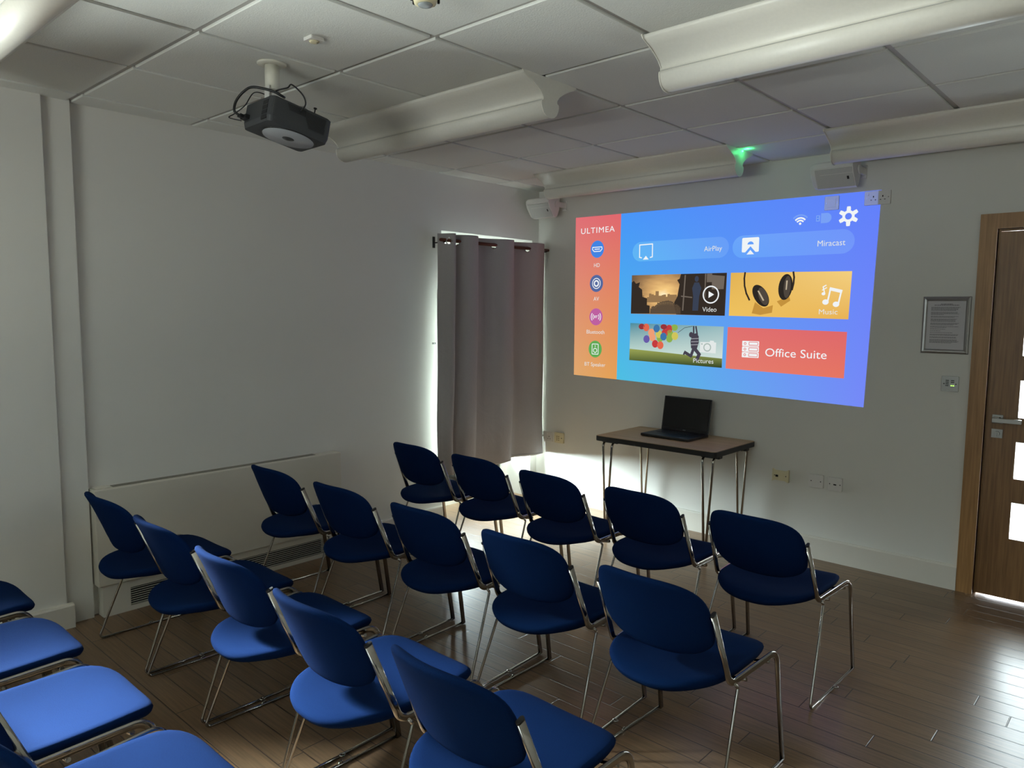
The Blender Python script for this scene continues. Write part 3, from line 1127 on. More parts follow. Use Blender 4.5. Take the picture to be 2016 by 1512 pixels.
# ------------------------------------------------------------------ folding table and laptop
TX0, TX1, TY0, TY1, TZ = 1.055, 1.975, -.605, -.020, .722
t = thing('folding_table', ((TX0 + TX1) / 2, (TY0 + TY1) / 2, 0), 'small brown topped table with chrome hairpin legs under the picture', 'table')
tx, ty = (TX1 - TX0) / 2, (TY1 - TY0) / 2
MB().prism(rrect(-tx + .004, tx - .004, -ty + .004, ty - .004, .022, 5), lambda u, v, s: Vector((u, v, s)), TZ - .004, TZ).build('tabletop', TTOP, t)
MB().prism(rrect(-tx, tx, -ty, ty, .026, 6), lambda u, v, s: Vector((u, v, s)), TZ - .036, TZ - .003).bevel(.002, 1).build('edge_band', BLACKP, t)
for sx in (-1, 1):
    for sy in (-1, 1):
        k = MB()
        fx, fy = sx * (tx - .075), sy * (ty - .05)
        for ox in (-.038, .038):
            k.tube(fillet([(fx + ox + (.03 if ox > 0 else -.03) * 0, fy - sy * .09, TZ - .048), (fx + ox, fy, TZ - .048), (fx + ox * .12, fy + sy * .004, .012)], .035), .0085, 10)
        k.build('leg', CHROME, t)
        MB().cyl((fx, fy + sy * .004, 0), (fx, fy + sy * .004, .020), .013, 14).build('foot', BLACKP, t)
        MB().box(fx - .065, fx + .065, fy - sy * .05 - .025, fy - sy * .05 + .025, TZ - .058, TZ - .036).bevel(.006, 2).build('leg_bracket', BLACKP, t)

t = thing('laptop', (1.487, -.24, TZ), 'open black laptop with a dark screen on the small table', 'laptop')
t.rotation_euler = (0, 0, .0)
LW = .190
lap_c = Matrix.Rotation(-.03, 4, 'Z')
k = MB()
k.box(-LW, LW, -.155, .118, .002, .020, 0, lap_c).bevel(.004, 2)
k.build('base', BLACKP, t)
k = MB()
for r_ in range(5):
    nk = 14
    for q in range(nk):
        x = -.150 + q * .0205
        y = .078 - r_ * .0195
        if r_ == 4 and 4 <= q <= 8:
            if q == 4:
                k.box(x, x + .0205 * 5 - .003, y - .0165, y, .0195, .0218, 0, lap_c)
            continue
        k.box(x, x + .0175, y - .0165, y, .0195, .0218, 0, lap_c)
k.build('keyboard', KEYS, t)
MB().box(-.055, .045, -.145, -.078, .0196, .0206, 0, lap_c).build('touchpad', KEYS, t)
MB().box(.11, .15, -.142, -.128, .0196, .0204, 0, lap_c).build('sticker', pbr('grey_sticker', (110, 112, 112), .5), t)
MB().cyl(lap_c @ Vector((.16, -.125, .020)), lap_c @ Vector((.16, -.125, .0206)), .005, 14).build('round_sticker', pbr('teal_sticker', (70, 100, 100), .5), t)
TL = Matrix.Translation((0, .118, .018)) @ lap_c @ Matrix.Rotation(-.16, 4, 'X')
k = MB()
k.box(-LW, LW, -.004, .006, .0, .245, 0, TL).bevel(.0035, 2)
lid = k.build('lid', BLACKP, t)
MB().box(-LW + .012, LW - .012, -.0052, -.0038, .022, .234, 0, TL).build('screen', SCREEN, lid)
MB().box(-.011, .011, -.0050, -.0040, .008, .014, 0, TL).build('emblem', pbr('grey_sticker', (110, 112, 112), .5), lid)
MB().cyl(TL @ Vector((-.13, .001, 0)), TL @ Vector((.13, .001, 0)), .007, 12).build('hinge', BLACKP, t)

# ------------------------------------------------------------------ chairs
def oval(a, b, seg=5):
    """flattened tube section: a = half thickness, b = half width"""
    pts = []
    for s, a0 in ((1, 0), (-1, 180)):
        for i in range(seg + 1):
            an = math.radians(a0 + 180 * i / seg)
            pts.append((a * math.cos(an), s * (b - a) + a * math.sin(an)))
    return pts


def pad(bm, outline_fn, nu, nv, surf, thick, edge):
    pass


def seat_shape():
    """closed cushion: rings of a rounded outline shrinking toward the centre, top dished, rim rolled"""
    b = MB()
    N = 72

    def outline(k):
        # rounded front corners, deep curved rear
        a = 2 * PI * k / N
        c_, s_ = math.cos(a), math.sin(a)
        if s_ >= 0:      # front half: squarish
            n_ = 4.6
            r = (abs(c_) ** n_ + abs(s_) ** n_) ** (-1 / n_)
            x, y = .213 * c_ * r, .20 + .262 * s_ * r
        else:            # rear half: fuller ellipse
            n_ = 2.5
            r = (abs(c_) ** n_ + abs(s_) ** n_) ** (-1 / n_)
            x, y = .213 * c_ * r, .20 + .270 * s_ * r
        return x, y

    def hgt(x, y):
        z = .434 + .10 * (x * x) / .05 * .045 * 0
        z += -.014 * math.exp(-((y - .17) / .13) ** 2) * (1 - (x / .23) ** 2)
        if y > .36:
            z -= ((y - .36) / .1) ** 2 * .020
        if y < .02:
            z -= ((.02 - y) / .09) ** 2 * .012
        z += .010 * (x / .21) ** 2
        return z
    levels = [(1.0, -.020, 0), (1.012, -.010, 0), (1.0, -.002, 1), (.965, .003, 1), (.88, .004, 1), (.7, .004, 1), (.45, .004, 1), (.2, .004, 1)]
    low = [(.98, -.028, 0), (.93, -.031, 0), (.6, -.032, 0), (.2, -.032, 0)]
    rings = []
    for s, dz, _ in low[::-1] + levels:
        ring = []
        for k in range(N):
            x, y = outline(k)
            x, y = x * s, .20 + (y - .20) * s
            ring.append(b.bm.verts.new((x, y, hgt(x, y) + dz)))
        rings.append(ring)
    for A, B in zip(rings[:-1], rings[1:]):
        for j in range(N):
            b.bm.faces.new((A[j], A[(j + 1) % N], B[(j + 1) % N], B[j]))
    b.bm.faces.new(rings[0][::-1])
    b.bm.faces.new(rings[-1])
    return b


def back_shape():
    """back pad: rounded outline in (x, s) with s up along the tilted post line, curved in plan"""
    b = MB()
    N = 80
    TOP, BOT = .770, .502

    def outline(k):
        a = 2 * PI * k / N
        c_, s_ = math.cos(a), math.sin(a)
        if s_ >= 0:
            n_ = 3.5
            r = (abs(c_) ** n_ + abs(s_) ** n_) ** (-1 / n_)
            return .211 * c_ * r, .615 + (TOP - .615) * s_ * r
        n_ = 2.9
        r = (abs(c_) ** n_ + abs(s_) ** n_) ** (-1 / n_)
        return .211 * c_ * r, .615 + (.615 - BOT) * s_ * r

    def mid(x, z):
        y = (.665 - z) * .40 - .054 * (1 - (x / .215) ** 2)
        if z > .70:
            y -= (z - .70) ** 2 * 2.5
        if z < .54:
            y -= (.54 - z) ** 2 * 3
        return y - .002
    levels = [(.2, .014), (.6, .014), (.84, .0135), (.94, .0115), (.985, .0068), (1.0, 0), (.985, -.0068), (.94, -.0115), (.84, -.0135), (.6, -.014), (.2, -.014)]
    rings = []
    for s, d_ in levels:
        ring = []
        for k in range(N):
            x, z = outline(k)
            x, z = x * s, .615 + (z - .615) * s
            ring.append(b.bm.verts.new((x, mid(x, z) + d_, z + d_ * .35)))
        rings.append(ring)
    for A, B in zip(rings[:-1], rings[1:]):
        for j in range(N):
            b.bm.faces.new((A[j], A[(j + 1) % N], B[(j + 1) % N], B[j]))
    b.bm.faces.new(rings[0][::-1])
    b.bm.faces.new(rings[-1])
    return b


def make_chair():
    t = thing('stacking_chair', (0, 0, 0), 'x', 'chair')
    seat_shape().build('seat', BLUE, t, smooth=True)
    back_shape().build('backrest', BLUE, t, smooth=True)
    ov = oval(.0058, .0125)
    for s in (-1, 1):
        S = Vector((1, 0, 0))
        path = fillet([(s * .216, .0, .668), (s * .226, .104, .412), (s * .243, .408, .428), (s * .251, .478, .002)], [.045, .050], 10)
        # subdivide the straight runs so the section stays steady
        fr_ = MB().sweep(path, ov, side=S)
        fr_.build('side_frame', CHROME, t)
        MB().sweep([Vector((s * .216, -.0, .668)), Vector((s * .2158, -.0022, .6745))], oval(.0062, .0130), side=S).build('end_cap', BLACKP, t)
        rod = fillet([(s * .231, .128, .408), (s * .236, .140, .392), (s * .262, -.016, .0068), (s * .253, .470, .0068)], [.008, .016], 6)
        MB().tube(rod, .0056, 10).build('sled_rod', CHROME, t)
        if s > 0:
            MB().tube([(s * .259 + .009 + .009 * math.cos(a * PI / 8), .235 + .009 * math.sin(a * PI / 8), .013) for a in range(16)], .0032, 8, closed=True).build('linking_ring', CHROME, t)
        else:
            MB().tube([(-.256, .215, .010), (-.258, .222, .016), (-.260, .232, .017), (-.260, .240, .008)], .0028, 8).build('linking_hook', CHROME, t)
    MB().tube([(-.236, .20, .398), (-.19, .20, .388), (.19, .20, .388), (.236, .20, .398)], .007, 10).build('cross_bar', CHROME, t)
    MB().tube([(-.240, .36, .406), (-.19, .36, .390), (.19, .36, .390), (.240, .36, .406)], .007, 10).build('cross_bar', CHROME, t)
    return t


ROWS = [
    ('front row of blue chairs', [
        (.585, -1.825, 0, 'front row blue chair at the left end, before the curtain'),
        (1.130, -1.830, -.5, 'front row blue chair second from the left, below the curtain foot'),
        (1.705, -1.875, -2, 'front row blue chair in the middle, below the table\'s left end'),
        (2.250, -1.862, -1.5, 'front row blue chair fourth from left, hiding the table legs'),
        (2.826, -1.887, -2, 'front row blue chair at the right end, nearest the door')]),
    ('second row of blue chairs', [
        (.579, -2.784, 1, 'second row blue chair at the left end, before the heating cabinet'),
        (1.151, -2.771, 1.8, 'second row blue chair second from the left'),
        (1.726, -2.753, 1.6, 'second row blue chair in the middle of its five'),
        (2.293, -2.757, 1, 'second row blue chair fourth from the left'),
        (2.873, -2.778, -1.3, 'second row blue chair at the right end with open floor beside it')]),
    ('third row of blue chairs', [
        (.593, -3.596, .6, 'third row blue chair at the left end, touching the heating cabinet corner'),
        (1.152, -3.599, -1, 'third row blue chair second from the left'),
        (1.710, -3.605, 0, 'third row blue chair in the middle of its five'),
        (2.270, -3.627, 0, 'third row blue chair fourth from the left'),
        (2.829, -3.622, -.3, 'third row blue chair at the right end, nearest the viewer, cut by the bottom edge')]),
    ('rear row of blue chairs', [
        (.640, -4.439, 0, 'rear row bright blue seat at the left edge beside the skirting board'),
        (1.196, -4.440, 0, 'rear row bright blue seat second from the wall, at the left edge'),
        (1.750, -4.429, 0, 'rear row bright blue seat, large and fully lit in the lower left'),
        (2.300, -4.418, 0, 'rear row blue seat peeking up at the bottom edge')]),
]
proto = make_chair()
first = True
for grp, lst in ROWS:
    for x, y, turn, label in lst:
        if first:
            c_ = proto
            first = False
        else:
            c_ = proto.copy()
            COL.objects.link(c_)
            for ch in list(proto.children):
                d_ = ch.copy()
                d_.parent = c_
                COL.objects.link(d_)
        tr = math.radians(turn)
        c_.location = (x + .2 * math.sin(tr), y + .2 - .2 * math.cos(tr), 0)
        c_.rotation_euler = (0, 0, tr)
        c_['label'] = label
        c_['group'] = grp

# ------------------------------------------------------------------ the projected picture on the front wall
pic = thing('projected_picture', (1.53, 0, 1.69), 'large bright projected menu screen on the front wall', 'projected image')  # projected light put into the shapes' own glow, not thrown by a lamp
pic.location = (0, 0, 0)


def LY(layer):
    return -(.0012 + .0004 * layer)


def shp(name, pts, mat, layer, parent):
    y = LY(layer)
    b = MB()
    b.flat(pts, lambda u, v: Vector((u, y, v)))
    return b.build(name, mat, parent)


def ell(cx, cz, rx, rz, n=40):
    return [(cx + rx * math.cos(2 * PI * i / n), cz + rz * math.sin(2 * PI * i / n)) for i in range(n)]


def multi(name, polys, mat, layer, parent):
    y = LY(layer)
    b = MB()
    for p in polys:
        b.flat(p, lambda u, v: Vector((u, y, v)))
    return b.build(name, mat, parent)


def stroke(pts, wd, closed=False):
    """list of quads following a polyline"""
    out = []
    P = [Vector((p[0], p[1])) for p in pts]
    n = len(P)
    for i in range(n if closed else n - 1):
        a, b = P[i], P[(i + 1) % n]
        d_ = (b - a)
        if d_.length < 1e-6:
            continue
        d_.normalize()
        q = Vector((-d_.y, d_.x)) * wd / 2
        e = d_ * wd * .3
        out.append([tuple(a - e + q), tuple(a - e - q), tuple(b + e - q), tuple(b + e + q)])
    return out


def text(name, body, x0, x1, zb, capz, mat, layer, parent, weight=0.0, track=1.0):
    cu = bpy.data.curves.new(name, 'FONT')
    cu.body = body
    cu.resolution_u = 4
    cu.space_character = track
    cu.offset = weight
    ob = bpy.data.objects.new(name, cu)
    COL.objects.link(ob)
    dg = bpy.context.evaluated_depsgraph_get()
    me = bpy.data.meshes.new_from_object(ob.evaluated_get(dg))
    bpy.data.objects.remove(ob)
    xs = [v.co.x for v in me.vertices]
    cap = .73
    mn, mx = min(xs), max(xs)
    sx = (x1 - x0) / (mx - mn)
    sz = (capz - zb) / cap
    for v in me.vertices:
        v.co = Vector((x0 + (v.co.x - mn) * sx, LY(layer), zb + v.co.y * sz))
    me.name = name
    me.materials.clear()
    me.materials.append(mat)
    o = bpy.data.objects.new(name, me)
    o.parent = parent
    COL.objects.link(o)
    return o


WHT = emit('projected_white', (240, 244, 246))
WHT2 = emit('projected_soft_white', (225, 228, 226))
PALE = emit('projected_pale_blue', (120, 160, 245))
bg = emit_grad('projected_blue_field', .82, 2.68, 1.05, 2.33, (72, 150, 248), (98, 128, 250), (78, 192, 226), (118, 136, 248))
side = emit_grad('projected_orange_field', .39, .82, 1.07, 2.33, (222, 112, 118), (224, 104, 110), (224, 168, 110), (228, 160, 84))
shp('blue_field', [(.817, 1.062), (2.645, 1.014), (2.68, 2.324), (.826, 2.333)], bg, 0, pic)
sb = shp('side_panel', [(.397, 1.072), (.817, 1.062), (.826, 2.333), (.391, 2.335)], side, 0, pic)
text('brand_word', 'ULTIMEA', .447, .770, 2.203, 2.249, WHT, 3, sb, track=1.12)
for nm, cx, cz, colr, body, x0, x1, zb, zc_ in (
        ('hd_button', .608, 2.076, (66, 132, 226), 'HD', .580, .635, 1.937, 1.969),
        ('av_button', .606, 1.809, (84, 104, 158), 'AV', .581, .634, 1.673, 1.706),
        ('bluetooth_button', .608, 1.546, (190, 96, 160), 'Bluetooth', .519, .692, 1.412, 1.444),
        ('speaker_button', .606, 1.290, (98, 170, 86), 'BT Speaker', .505, .708, 1.153, 1.184)):
    bt_ = shp(nm, ell(cx, cz, .064, .067), emit('projected_' + nm, colr), 1, sb)
    text('caption', body, x0, x1, zb, zc_, WHT2, 2, bt_)
    if body == 'HD':
        multi('plug_icon', stroke([(cx - .044, cz + .016), (cx + .044, cz + .016), (cx + .046, cz), (cx + .030, cz - .017), (cx - .030, cz - .017), (cx - .046, cz)], .007, True) + [[(cx - .026, cz - .003), (cx + .026, cz - .003), (cx + .026, cz + .004), (cx - .026, cz + .004)]], WHT, 2, bt_)
    elif body == 'AV':
        multi('ring_icon', stroke(ell(cx, cz, .038, .040, 24), .006, True) + stroke(ell(cx, cz, .020, .021, 20), .011, True), WHT, 2, bt_)
    elif body == 'Bluetooth':
        q = []
        for s in (-1, 1):
            for r_ in (.030, .046):
                q += stroke([(cx + s * r_ * math.cos(a), cz + r_ * math.sin(a)) for a in [math.radians(-36 + 9 * i) for i in range(9)]], .0065)
        multi('wave_icon', q, WHT, 2, bt_)
        text('letters', 'BT', cx - .017, cx + .017, cz - .009, cz + .011, WHT, 2, bt_, weight=.02)
    else:
        multi('speaker_icon', stroke(rrect(cx - .030, cx + .030, cz - .040, cz + .040, .006, 3), .006, True) + stroke(ell(cx, cz - .010, .016, .017, 18), .006, True) + [ell(cx, cz + .024, .005, .005, 10)], WHT, 2, bt_)

# top icons
gear = []
gx_, gz_ = 2.497, 2.184
n_ = 6
for i in range(n_ * 12):
    a = 2 * PI * i / (n_ * 12) + PI / 2
    ph = math.cos(n_ * (a - PI / 2))
    r_ = .048 + .012 * max(-1, min(1, ph * 2.2))
    gear.append((gx_ + r_ * math.cos(a), gz_ + r_ * math.sin(a)))
hole = [(gx_ + .020 * math.cos(2 * PI * i / 72 + PI / 2), gz_ + .020 * math.sin(2 * PI * i / 72 + PI / 2)) for i in range(72)]
multi('gear_icon', [[gear[i], gear[(i + 1) % 72], hole[(i + 1) % 72], hole[i]] for i in range(72)], WHT, 2, pic)
q = []
cx, cz = 2.201, 2.154
for r_ in (.026, .042):
    q += stroke([(cx + r_ * math.cos(a), cz + r_ * math.sin(a)) for a in [math.radians(45 + 9 * i) for i in range(11)]], .010)
q += [ell(cx, cz + .006, .008, .008, 12)]
multi('wifi_icon', q, WHT, 2, pic)
multi('wifi_outer_arc', stroke([(cx + .060 * math.cos(a), cz + .060 * math.sin(a)) for a in [math.radians(45 + 9 * i) for i in range(11)]], .010), PALE, 2, pic)
multi('memory_stick_icon', [rrect(2.301, 2.326, 2.165, 2.204, .003, 2)], PALE, 2, pic)
multi('memory_stick_icon', [[(2.331, 2.153), (2.365, 2.153)] + [(2.365 + .031 * math.cos(a), 2.184 + .031 * math.sin(a)) for a in [math.radians(-80 + 16 * i) for i in range(11)]] + [(2.331, 2.215)]], PALE, 2, pic)
multi('memory_stick_contacts', [ell(2.312, 2.193, .005, .005, 8), ell(2.312, 2.177, .005, .005, 8)], emit('projected_deep_blue', (70, 125, 245)), 3, pic)

# pills
p1 = shp('mirroring_button', rrect(.937, 1.717, 1.966, 2.110, .0715, 10), emit_grad('projected_pill_left', .937, 1.717, 1.96, 2.11, (96, 178, 246), (104, 156, 248), (96, 184, 244), (104, 160, 248)), 1, pic)
multi('screen_icon', stroke([(1.018, 1.992), (1.000, 1.996), (.999, 2.088), (1.110, 2.090), (1.111, 1.996), (1.093, 1.992)], .008) + [[(1.030, 1.978), (1.080, 1.978), (1.055, 2.006)]], WHT, 2, p1)
text('caption', 'AirPlay', 1.531, 1.667, 2.016, 2.052, WHT2, 2, p1)
p2 = shp('casting_button', rrect(1.744, 2.541, 1.958, 2.108, .0745, 10), emit_grad('projected_pill_right', 1.744, 2.541, 1.96, 2.11, (108, 166, 250), (112, 148, 250), (100, 164, 250), (116, 152, 250)), 1, pic)
ic = shp('cast_icon', rrect(1.812, 1.932, 1.995, 2.092, .008, 3), WHT, 2, p2)
multi('arrow_cutout', [[(1.836, 1.994), (1.910, 1.994), (1.873, 2.034)]], emit('projected_mid_blue', (100, 160, 250)), 3, ic)
multi('arrow', [[(1.847, 1.980), (1.900, 1.980), (1.873, 2.010)]], WHT, 4, ic)
multi('robot_head', [[(1.851, 2.046), (1.895, 2.046)] + [(1.873 + .022 * math.cos(a), 2.046 + .020 * math.sin(a)) for a in [math.radians(15 * i) for i in range(1, 12)]]], emit('projected_mid_blue', (100, 160, 250)), 3, ic)
text('caption', 'Miracast', 2.318, 2.487, 2.010, 2.048, WHT2, 2, p2)

# video tile
vq = [(.934, 1.574), (1.705, 1.566), (1.710, 1.862), (.936, 1.864)]


def film_mat():
    mt = bpy.data.materials.new('projected_amber_sky')
    mt.use_nodes = True
    n, l = nt(mt)
    n.remove(n['Principled BSDF'])
    g = n.new('ShaderNodeNewGeometry')
    s = n.new('ShaderNodeSeparateXYZ')
    l.new(g.outputs['Position'], s.inputs[0])
    dx = mathn(n, l, 'SUBTRACT', s.outputs[0], 1.215)
    dz = mathn(n, l, 'SUBTRACT', s.outputs[2], 1.715)
    r = mathn(n, l, 'SQRT', mathn(n, l, 'ADD', mathn(n, l, 'MULTIPLY', dx, dx), mathn(n, l, 'MULTIPLY', mathn(n, l, 'MULTIPLY', dz, dz), 1.6)))
    t = n.new('ShaderNodeTexNoise')
    t.inputs['Scale'].default_value = 14
    t.inputs['Detail'].default_value = 5
    mp = n.new('ShaderNodeMapping')
    mp.inputs['Scale'].default_value = (.5, 1, 2)
    l.new(g.outputs['Position'], mp.inputs[0])
    l.new(mp.outputs[0], t.inputs['Vector'])
    rr = mathn(n, l, 'ADD', r, mathn(n, l, 'MULTIPLY', mathn(n, l, 'SUBTRACT', t.outputs['Fac'], .5), .12))
    rp = n.new('ShaderNodeValToRGB')
    els = rp.color_ramp.elements
    els[0].position = 0.0
    els[0].color = lin((255, 236, 190))
    els[1].position = .36
    els[1].color = lin((92, 74, 58))
    for p_, c_ in ((.05, (248, 204, 130)), (.13, (214, 168, 108)), (.22, (160, 124, 84))):
        e = els.new(p_)
        e.color = lin(c_)
    l.new(rr, rp.inputs[0])
    e = n.new('ShaderNodeEmission')
    l.new(rp.outputs[0], e.inputs[0])
    l.new(e.outputs[0], n['Material Output'].inputs[0])
    return mt


vt = shp('video_tile', vq, film_mat(), 1, pic)
DK = emit('projected_dark_brown', (52, 44, 38))
DK2 = emit('projected_dim_brown', (92, 76, 60))
rn = random.Random(3)
# distant skyline
sky_pts = [(.99, 1.66)]
x = .99
while x < 1.33:
    hgt_ = 1.69 + rn.random() * .035 + (.03 if 1.14 < x < 1.17 else 0)
    wd = .012 + rn.random() * .018
    sky_pts += [(x, hgt_), (x + wd, hgt_)]
    x += wd
sky_pts += [(x, 1.66)]
shp('skyline', sky_pts, emit('projected_hazy_brown', (150, 118, 80)), 2, vt)
# crowd left and bottom
cr = [(.935, 1.576), (.936, 1.81), (.955, 1.822), (.975, 1.80), (1.01, 1.81), (1.0, 1.775), (1.03, 1.755), (1.035, 1.70), (1.075, 1.69), (1.075, 1.64), (1.10, 1.635), (1.10, 1.577)]
shp('crowd_silhouette', cr, DK, 3, vt)
q = []
for i in range(26):
    x = 1.11 + i * .0098
    h_ = 1.60 + .055 * math.sin(PI * i / 26) + rn.random() * .012
    q.append([(x - .006, 1.5755), (x + .006, 1.5755), (x + .0045, h_), (x - .0045, h_)])
    q.append(ell(x, h_ + .004, .0055, .007, 8))
multi('crowd_silhouette', q, DK2, 3, vt)
shp('dark_structure', [(1.325, 1.572), (1.704, 1.5665), (1.708, 1.8615), (1.355, 1.863), (1.345, 1.83), (1.325, 1.82), (1.345, 1.79), (1.33, 1.70), (1.30, 1.65)], DK, 3, vt)
for q_ in [[(1.372, 1.60), (1.382, 1.60), (1.395, 1.855), (1.385, 1.855)], [(1.36, 1.70), (1.45, 1.69), (1.45, 1.698), (1.36, 1.708)], [(1.545, 1.69), (1.552, 1.69), (1.555, 1.86), (1.545, 1.86)],
      [(1.60, 1.75), (1.69, 1.75), (1.695, 1.84), (1.60, 1.85)], [(1.56, 1.80), (1.60, 1.80), (1.60, 1.86), (1.56, 1.86)]]:
    shp('structure_beam', q_, emit('projected_grey_beam', (112, 102, 92)), 4, vt)
multi('standing_figure', [[(1.455, 1.60), (1.50, 1.60), (1.505, 1.70), (1.52, 1.76), (1.50, 1.80), (1.465, 1.80), (1.448, 1.76), (1.458, 1.70)], ell(1.482, 1.825, .016, .021, 14)], emit('projected_dim_blue', (58, 66, 84)), 5, vt)
multi('play_icon', stroke(ell(1.595, 1.713, .058, .058, 36), .009, True) + [[(1.578, 1.690), (1.578, 1.737), (1.620, 1.7135)]], WHT, 6, vt)
text('caption', 'Video', 1.534, 1.642, 1.594, 1.628, WHT2, 6, vt)

# music tile with headphones
mu = shp('music_tile', [(1.735, 1.567), (2.528, 1.553), (2.536, 1.849), (1.739, 1.861)], emit_grad('projected_yellow_field', 1.74, 2.53, 1.55, 1.86, (226, 178, 84), (244, 208, 128), (240, 196, 96), (232, 178, 84)), 1, pic)
multi('headphone_shadow', [[(1.90, 1.585), (1.96, 1.575), (2.04, 1.59), (2.045, 1.64), (1.98, 1.62), (1.92, 1.66)], [(2.07, 1.665), (2.10, 1.63), (2.16, 1.67), (2.15, 1.70)]], emit('projected_yellow_dim', (196, 146, 62)), 2, mu)
for q_ in (stroke([(1.842, 1.859), (1.838, 1.82), (1.842, 1.77), (1.856, 1.72), (1.88, 1.675)], .012), stroke([(2.172, 1.854), (2.178, 1.82), (2.176, 1.78), (2.168, 1.74)], .012)):
    multi('headband', q_, DK, 3, mu)
cup1 = [(1.958 + .082 * math.cos(a) * .56 + .046 * math.sin(a) * .83, 1.703 - .082 * math.cos(a) * .83 + .046 * math.sin(a) * .56) for a in [2 * PI * i / 32 for i in range(32)]]
cup2 = [(2.124 + .046 * math.cos(a) + .010 * math.sin(a), 1.758 + .084 * math.sin(a) - .006 * math.cos(a)) for a in [2 * PI * i / 32 for i in range(32)]]
for q_ in (cup1, cup2):
    shp('ear_cup', q_, emit('projected_black_rubber', (44, 40, 36)), 4, mu)
for q_ in ([(x_ + .018, z_ - .004) for x_, z_ in [(1.958 + (p_[0] - 1.958) * .62, 1.703 + (p_[1] - 1.703) * .8) for p_ in cup1]], [(2.124 + .012 + (p_[0] - 2.124) * .5, 1.758 + (p_[1] - 1.758) * .85) for p_ in cup2]):
    shp('ear_pad', q_, emit('projected_grey_rubber', (78, 70, 62)), 5, mu)
multi('cup_highlights', [[(1.935, 1.735), (1.945, 1.737), (1.985, 1.672), (1.975, 1.668)], [(2.128, 1.80), (2.138, 1.80), (2.134, 1.74), (2.126, 1.74)]], emit('projected_highlight', (190, 176, 150)), 6, mu)
nx, nz = 2.42, 1.69
note = stroke([(2.398, 1.664), (2.412, 1.742), (2.478, 1.726), (2.464, 1.650)], .010) + [ell(2.385, 1.660, .020, .017, 16), ell(2.450, 1.646, .020, .017, 16)]
note += stroke([(2.412, 1.742), (2.478, 1.726)], .020) + stroke([(2.378, 1.713), (2.366, 1.755), (2.384, 1.765)], .007) + stroke([(2.362, 1.735), (2.388, 1.75)], .006) + [ell(2.370, 1.712, .012, .010, 12)]
multi('note_icon', note, WHT, 6, mu)
text('caption', 'Music', 2.347, 2.462, 1.583, 1.617, WHT2, 6, mu)

# pictures tile: sky, meadow, balloons and a leaping person
pt_ = shp('pictures_tile', [(.930, 1.219), (1.697, 1.203), (1.701, 1.491), (.932, 1.503)], emit_grad('projected_sky', .93, 1.70, 1.28, 1.50, (76, 140, 158), (150, 186, 190), (190, 216, 206), (206, 222, 216)), 1, pic)
shp('meadow', [(.930, 1.219), (1.697, 1.203), (1.697, 1.268), (1.4, 1.282), (1.1, 1.298), (.931, 1.306)], emit_grad('projected_grass', .93, 1.70, 1.21, 1.30, (150, 160, 84), (140, 150, 80), (74, 92, 48), (58, 74, 40)), 2, pt_)
BC = [('red', (196, 60, 62)), ('orange', (226, 104, 78)), ('blue', (62, 116, 168)), ('green', (140, 176, 78)), ('yellow', (206, 196, 92)), ('violet', (104, 92, 168)), ('peach', (238, 158, 118)), ('dark red', (150, 52, 58))]
balls = [(1.035, 1.478, 7), (1.075, 1.472, 1), (1.165, 1.466, 2), (1.225, 1.480, 7), (1.270, 1.466, 0), (1.315, 1.476, 3), (1.120, 1.435, 6), (1.185, 1.425, 4), (1.235, 1.435, 0), (1.278, 1.430, 3), (1.320, 1.414, 4), (1.225, 1.408, 2), (1.080, 1.385, 5), (1.130, 1.400, 6), (1.275, 1.395, 3), (1.155, 1.352, 0), (1.200, 1.343, 1), (1.195, 1.395, 3)]
for bx, bz, ci in balls:
    rz2 = min(.027, 1.4995 - bz)
    shp('balloon', ell(bx, bz, .027, max(rz2, .012) if rz2 < .027 else .029, 22), emit('projected_balloon_' + BC[ci][0].replace(' ', '_'), BC[ci][1]), 3 + (ci % 3), pt_)
multi('balloon_strings', stroke([(1.345, 1.44), (1.40, 1.478), (1.46, 1.488)], .003), DK, 6, pt_)
PB = emit('projected_dark_cloth', (70, 66, 78))
multi('leaping_person', [[(1.455, 1.33), (1.50, 1.325), (1.515, 1.375), (1.512, 1.42), (1.49, 1.44), (1.46, 1.43), (1.448, 1.38)], ell(1.452, 1.428, .017, .020, 14)] + stroke([(1.472, 1.43), (1.470, 1.487)], .012) + stroke([(1.50, 1.43), (1.488, 1.487)], .012)
      + stroke([(1.478, 1.335), (1.52, 1.29), (1.500, 1.245)], .026) + stroke([(1.475, 1.33), (1.455, 1.275), (1.405, 1.300)], .022) + stroke([(1.405, 1.300), (1.398, 1.285)], .014), PB, 6, pt_)
multi('shirt_stripes', [[(1.452, z_), (1.512, z_ + .004), (1.512, z_ + .010), (1.452, z_ + .006)] for z_ in (1.352, 1.374, 1.396)], emit('projected_grey_stripe', (150, 150, 156)), 7, pt_)
multi('camera_icon', [[(1.524, 1.306), (1.648, 1.302), (1.649, 1.378), (1.634, 1.379), (1.630, 1.390), (1.603, 1.391), (1.600, 1.380), (1.526, 1.378)]], emit('projected_camera_white', (226, 232, 230)), 8, pt_)
multi('camera_lens', stroke(ell(1.582, 1.342, .026, .026, 24), .008, True) + [ell(1.540, 1.365, .006, .006, 10)], emit('projected_grey_green', (170, 186, 180)), 9, pt_)
text('caption', 'Pictures', 1.476, 1.634, 1.229, 1.262, WHT2, 10, pt_)

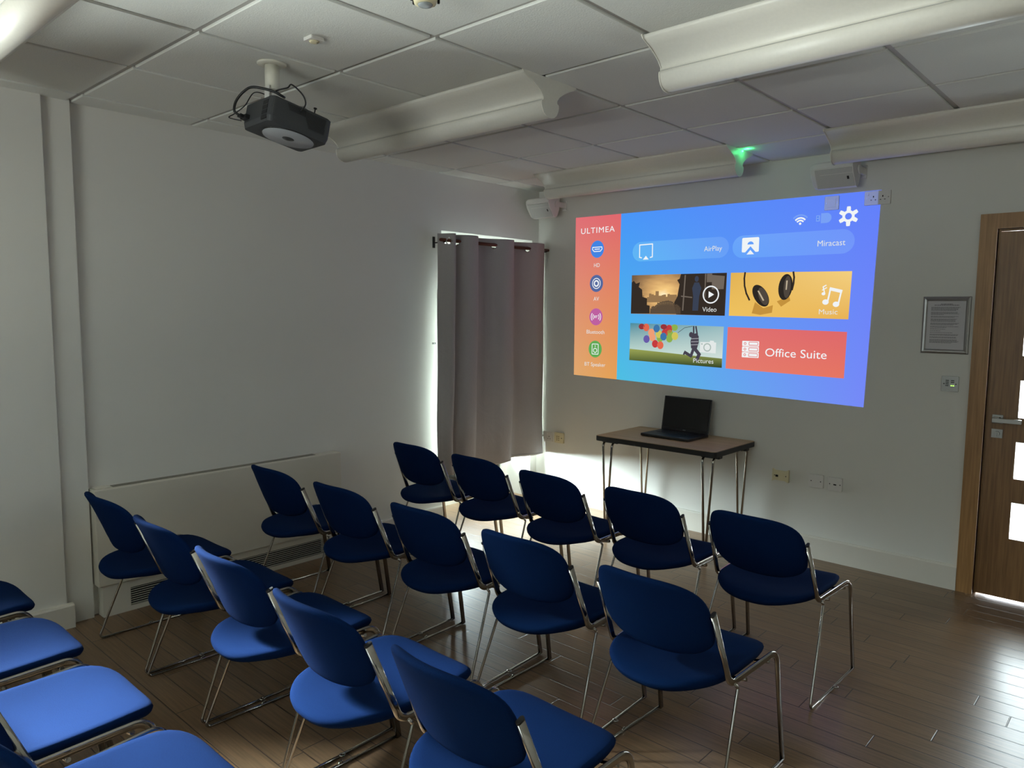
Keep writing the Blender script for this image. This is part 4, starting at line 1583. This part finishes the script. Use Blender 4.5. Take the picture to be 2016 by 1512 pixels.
# office tile
of = shp('office_tile', [(1.725, 1.201), (2.520, 1.184), (2.525, 1.475), (1.731, 1.489)], emit_grad('projected_red_field', 1.73, 2.52, 1.18, 1.49, (224, 112, 112), (222, 104, 108), (228, 124, 110), (230, 118, 98)), 1, pic)
REDH = emit('projected_red_line', (222, 116, 112))
for i in range(3):
    z0 = 1.362 - i * .0385
    r_ = shp('drawer_icon', rrect(1.841, 1.961, z0, z0 + .0355, .004, 3), WHT, 2, of)
    multi('drawer_details', stroke(ell(1.862, z0 + .018, .007, .007, 14), .004, True) + stroke(rrect(1.890, 1.952, z0 + .008, z0 + .028, .003, 2), .004, True), REDH, 3, r_)
text('caption', 'Office Suite', 2.006, 2.408, 1.300, 1.356, WHT, 2, of)

# ------------------------------------------------------------------ blue lamp added at the projector lens, tinting plates in the picture's top strip
sp = bpy.data.lights.new('projector_beam', 'SPOT')
sp.energy = 1.0
sp.spot_size = math.radians(75)
sp.spot_blend = 0.0
sp.shadow_soft_size = 0.004
sp.use_nodes = True
n, l = sp.node_tree.nodes, sp.node_tree.links
for q_ in list(n):
    n.remove(q_)
oo = n.new('ShaderNodeOutputLight')
em = n.new('ShaderNodeEmission')
g = n.new('ShaderNodeNewGeometry')
s = n.new('ShaderNodeSeparateXYZ')
l.new(g.outputs['Incoming'], s.inputs[0])
LP = Vector((1.242, -2.945, 2.309))
ty_ = mathn(n, l, 'DIVIDE', -LP.y, s.outputs[1])
wx = mathn(n, l, 'ADD', mathn(n, l, 'MULTIPLY', s.outputs[0], ty_), LP.x)
wz = mathn(n, l, 'ADD', mathn(n, l, 'MULTIPLY', s.outputs[2], ty_), LP.z)
mk = mathn(n, l, 'MULTIPLY', mathn(n, l, 'GREATER_THAN', wx, .395), mathn(n, l, 'LESS_THAN', wx, 2.675))
mk = mathn(n, l, 'MULTIPLY', mk, mathn(n, l, 'MULTIPLY', mathn(n, l, 'GREATER_THAN', wz, 2.19), mathn(n, l, 'LESS_THAN', wz, 2.326)))
em.inputs[0].default_value = (.22, .33, 1.0, 1)
l.new(mathn(n, l, 'MULTIPLY', mk, 170.0), em.inputs[1])
l.new(em.outputs[0], oo.inputs[0])
so = bpy.data.objects.new('projector_beam', sp)
so.location = LP
so.rotation_euler = (Vector((1.53, 0, 1.69)) - LP).to_track_quat('-Z', 'Y').to_euler()
COL.objects.link(so)
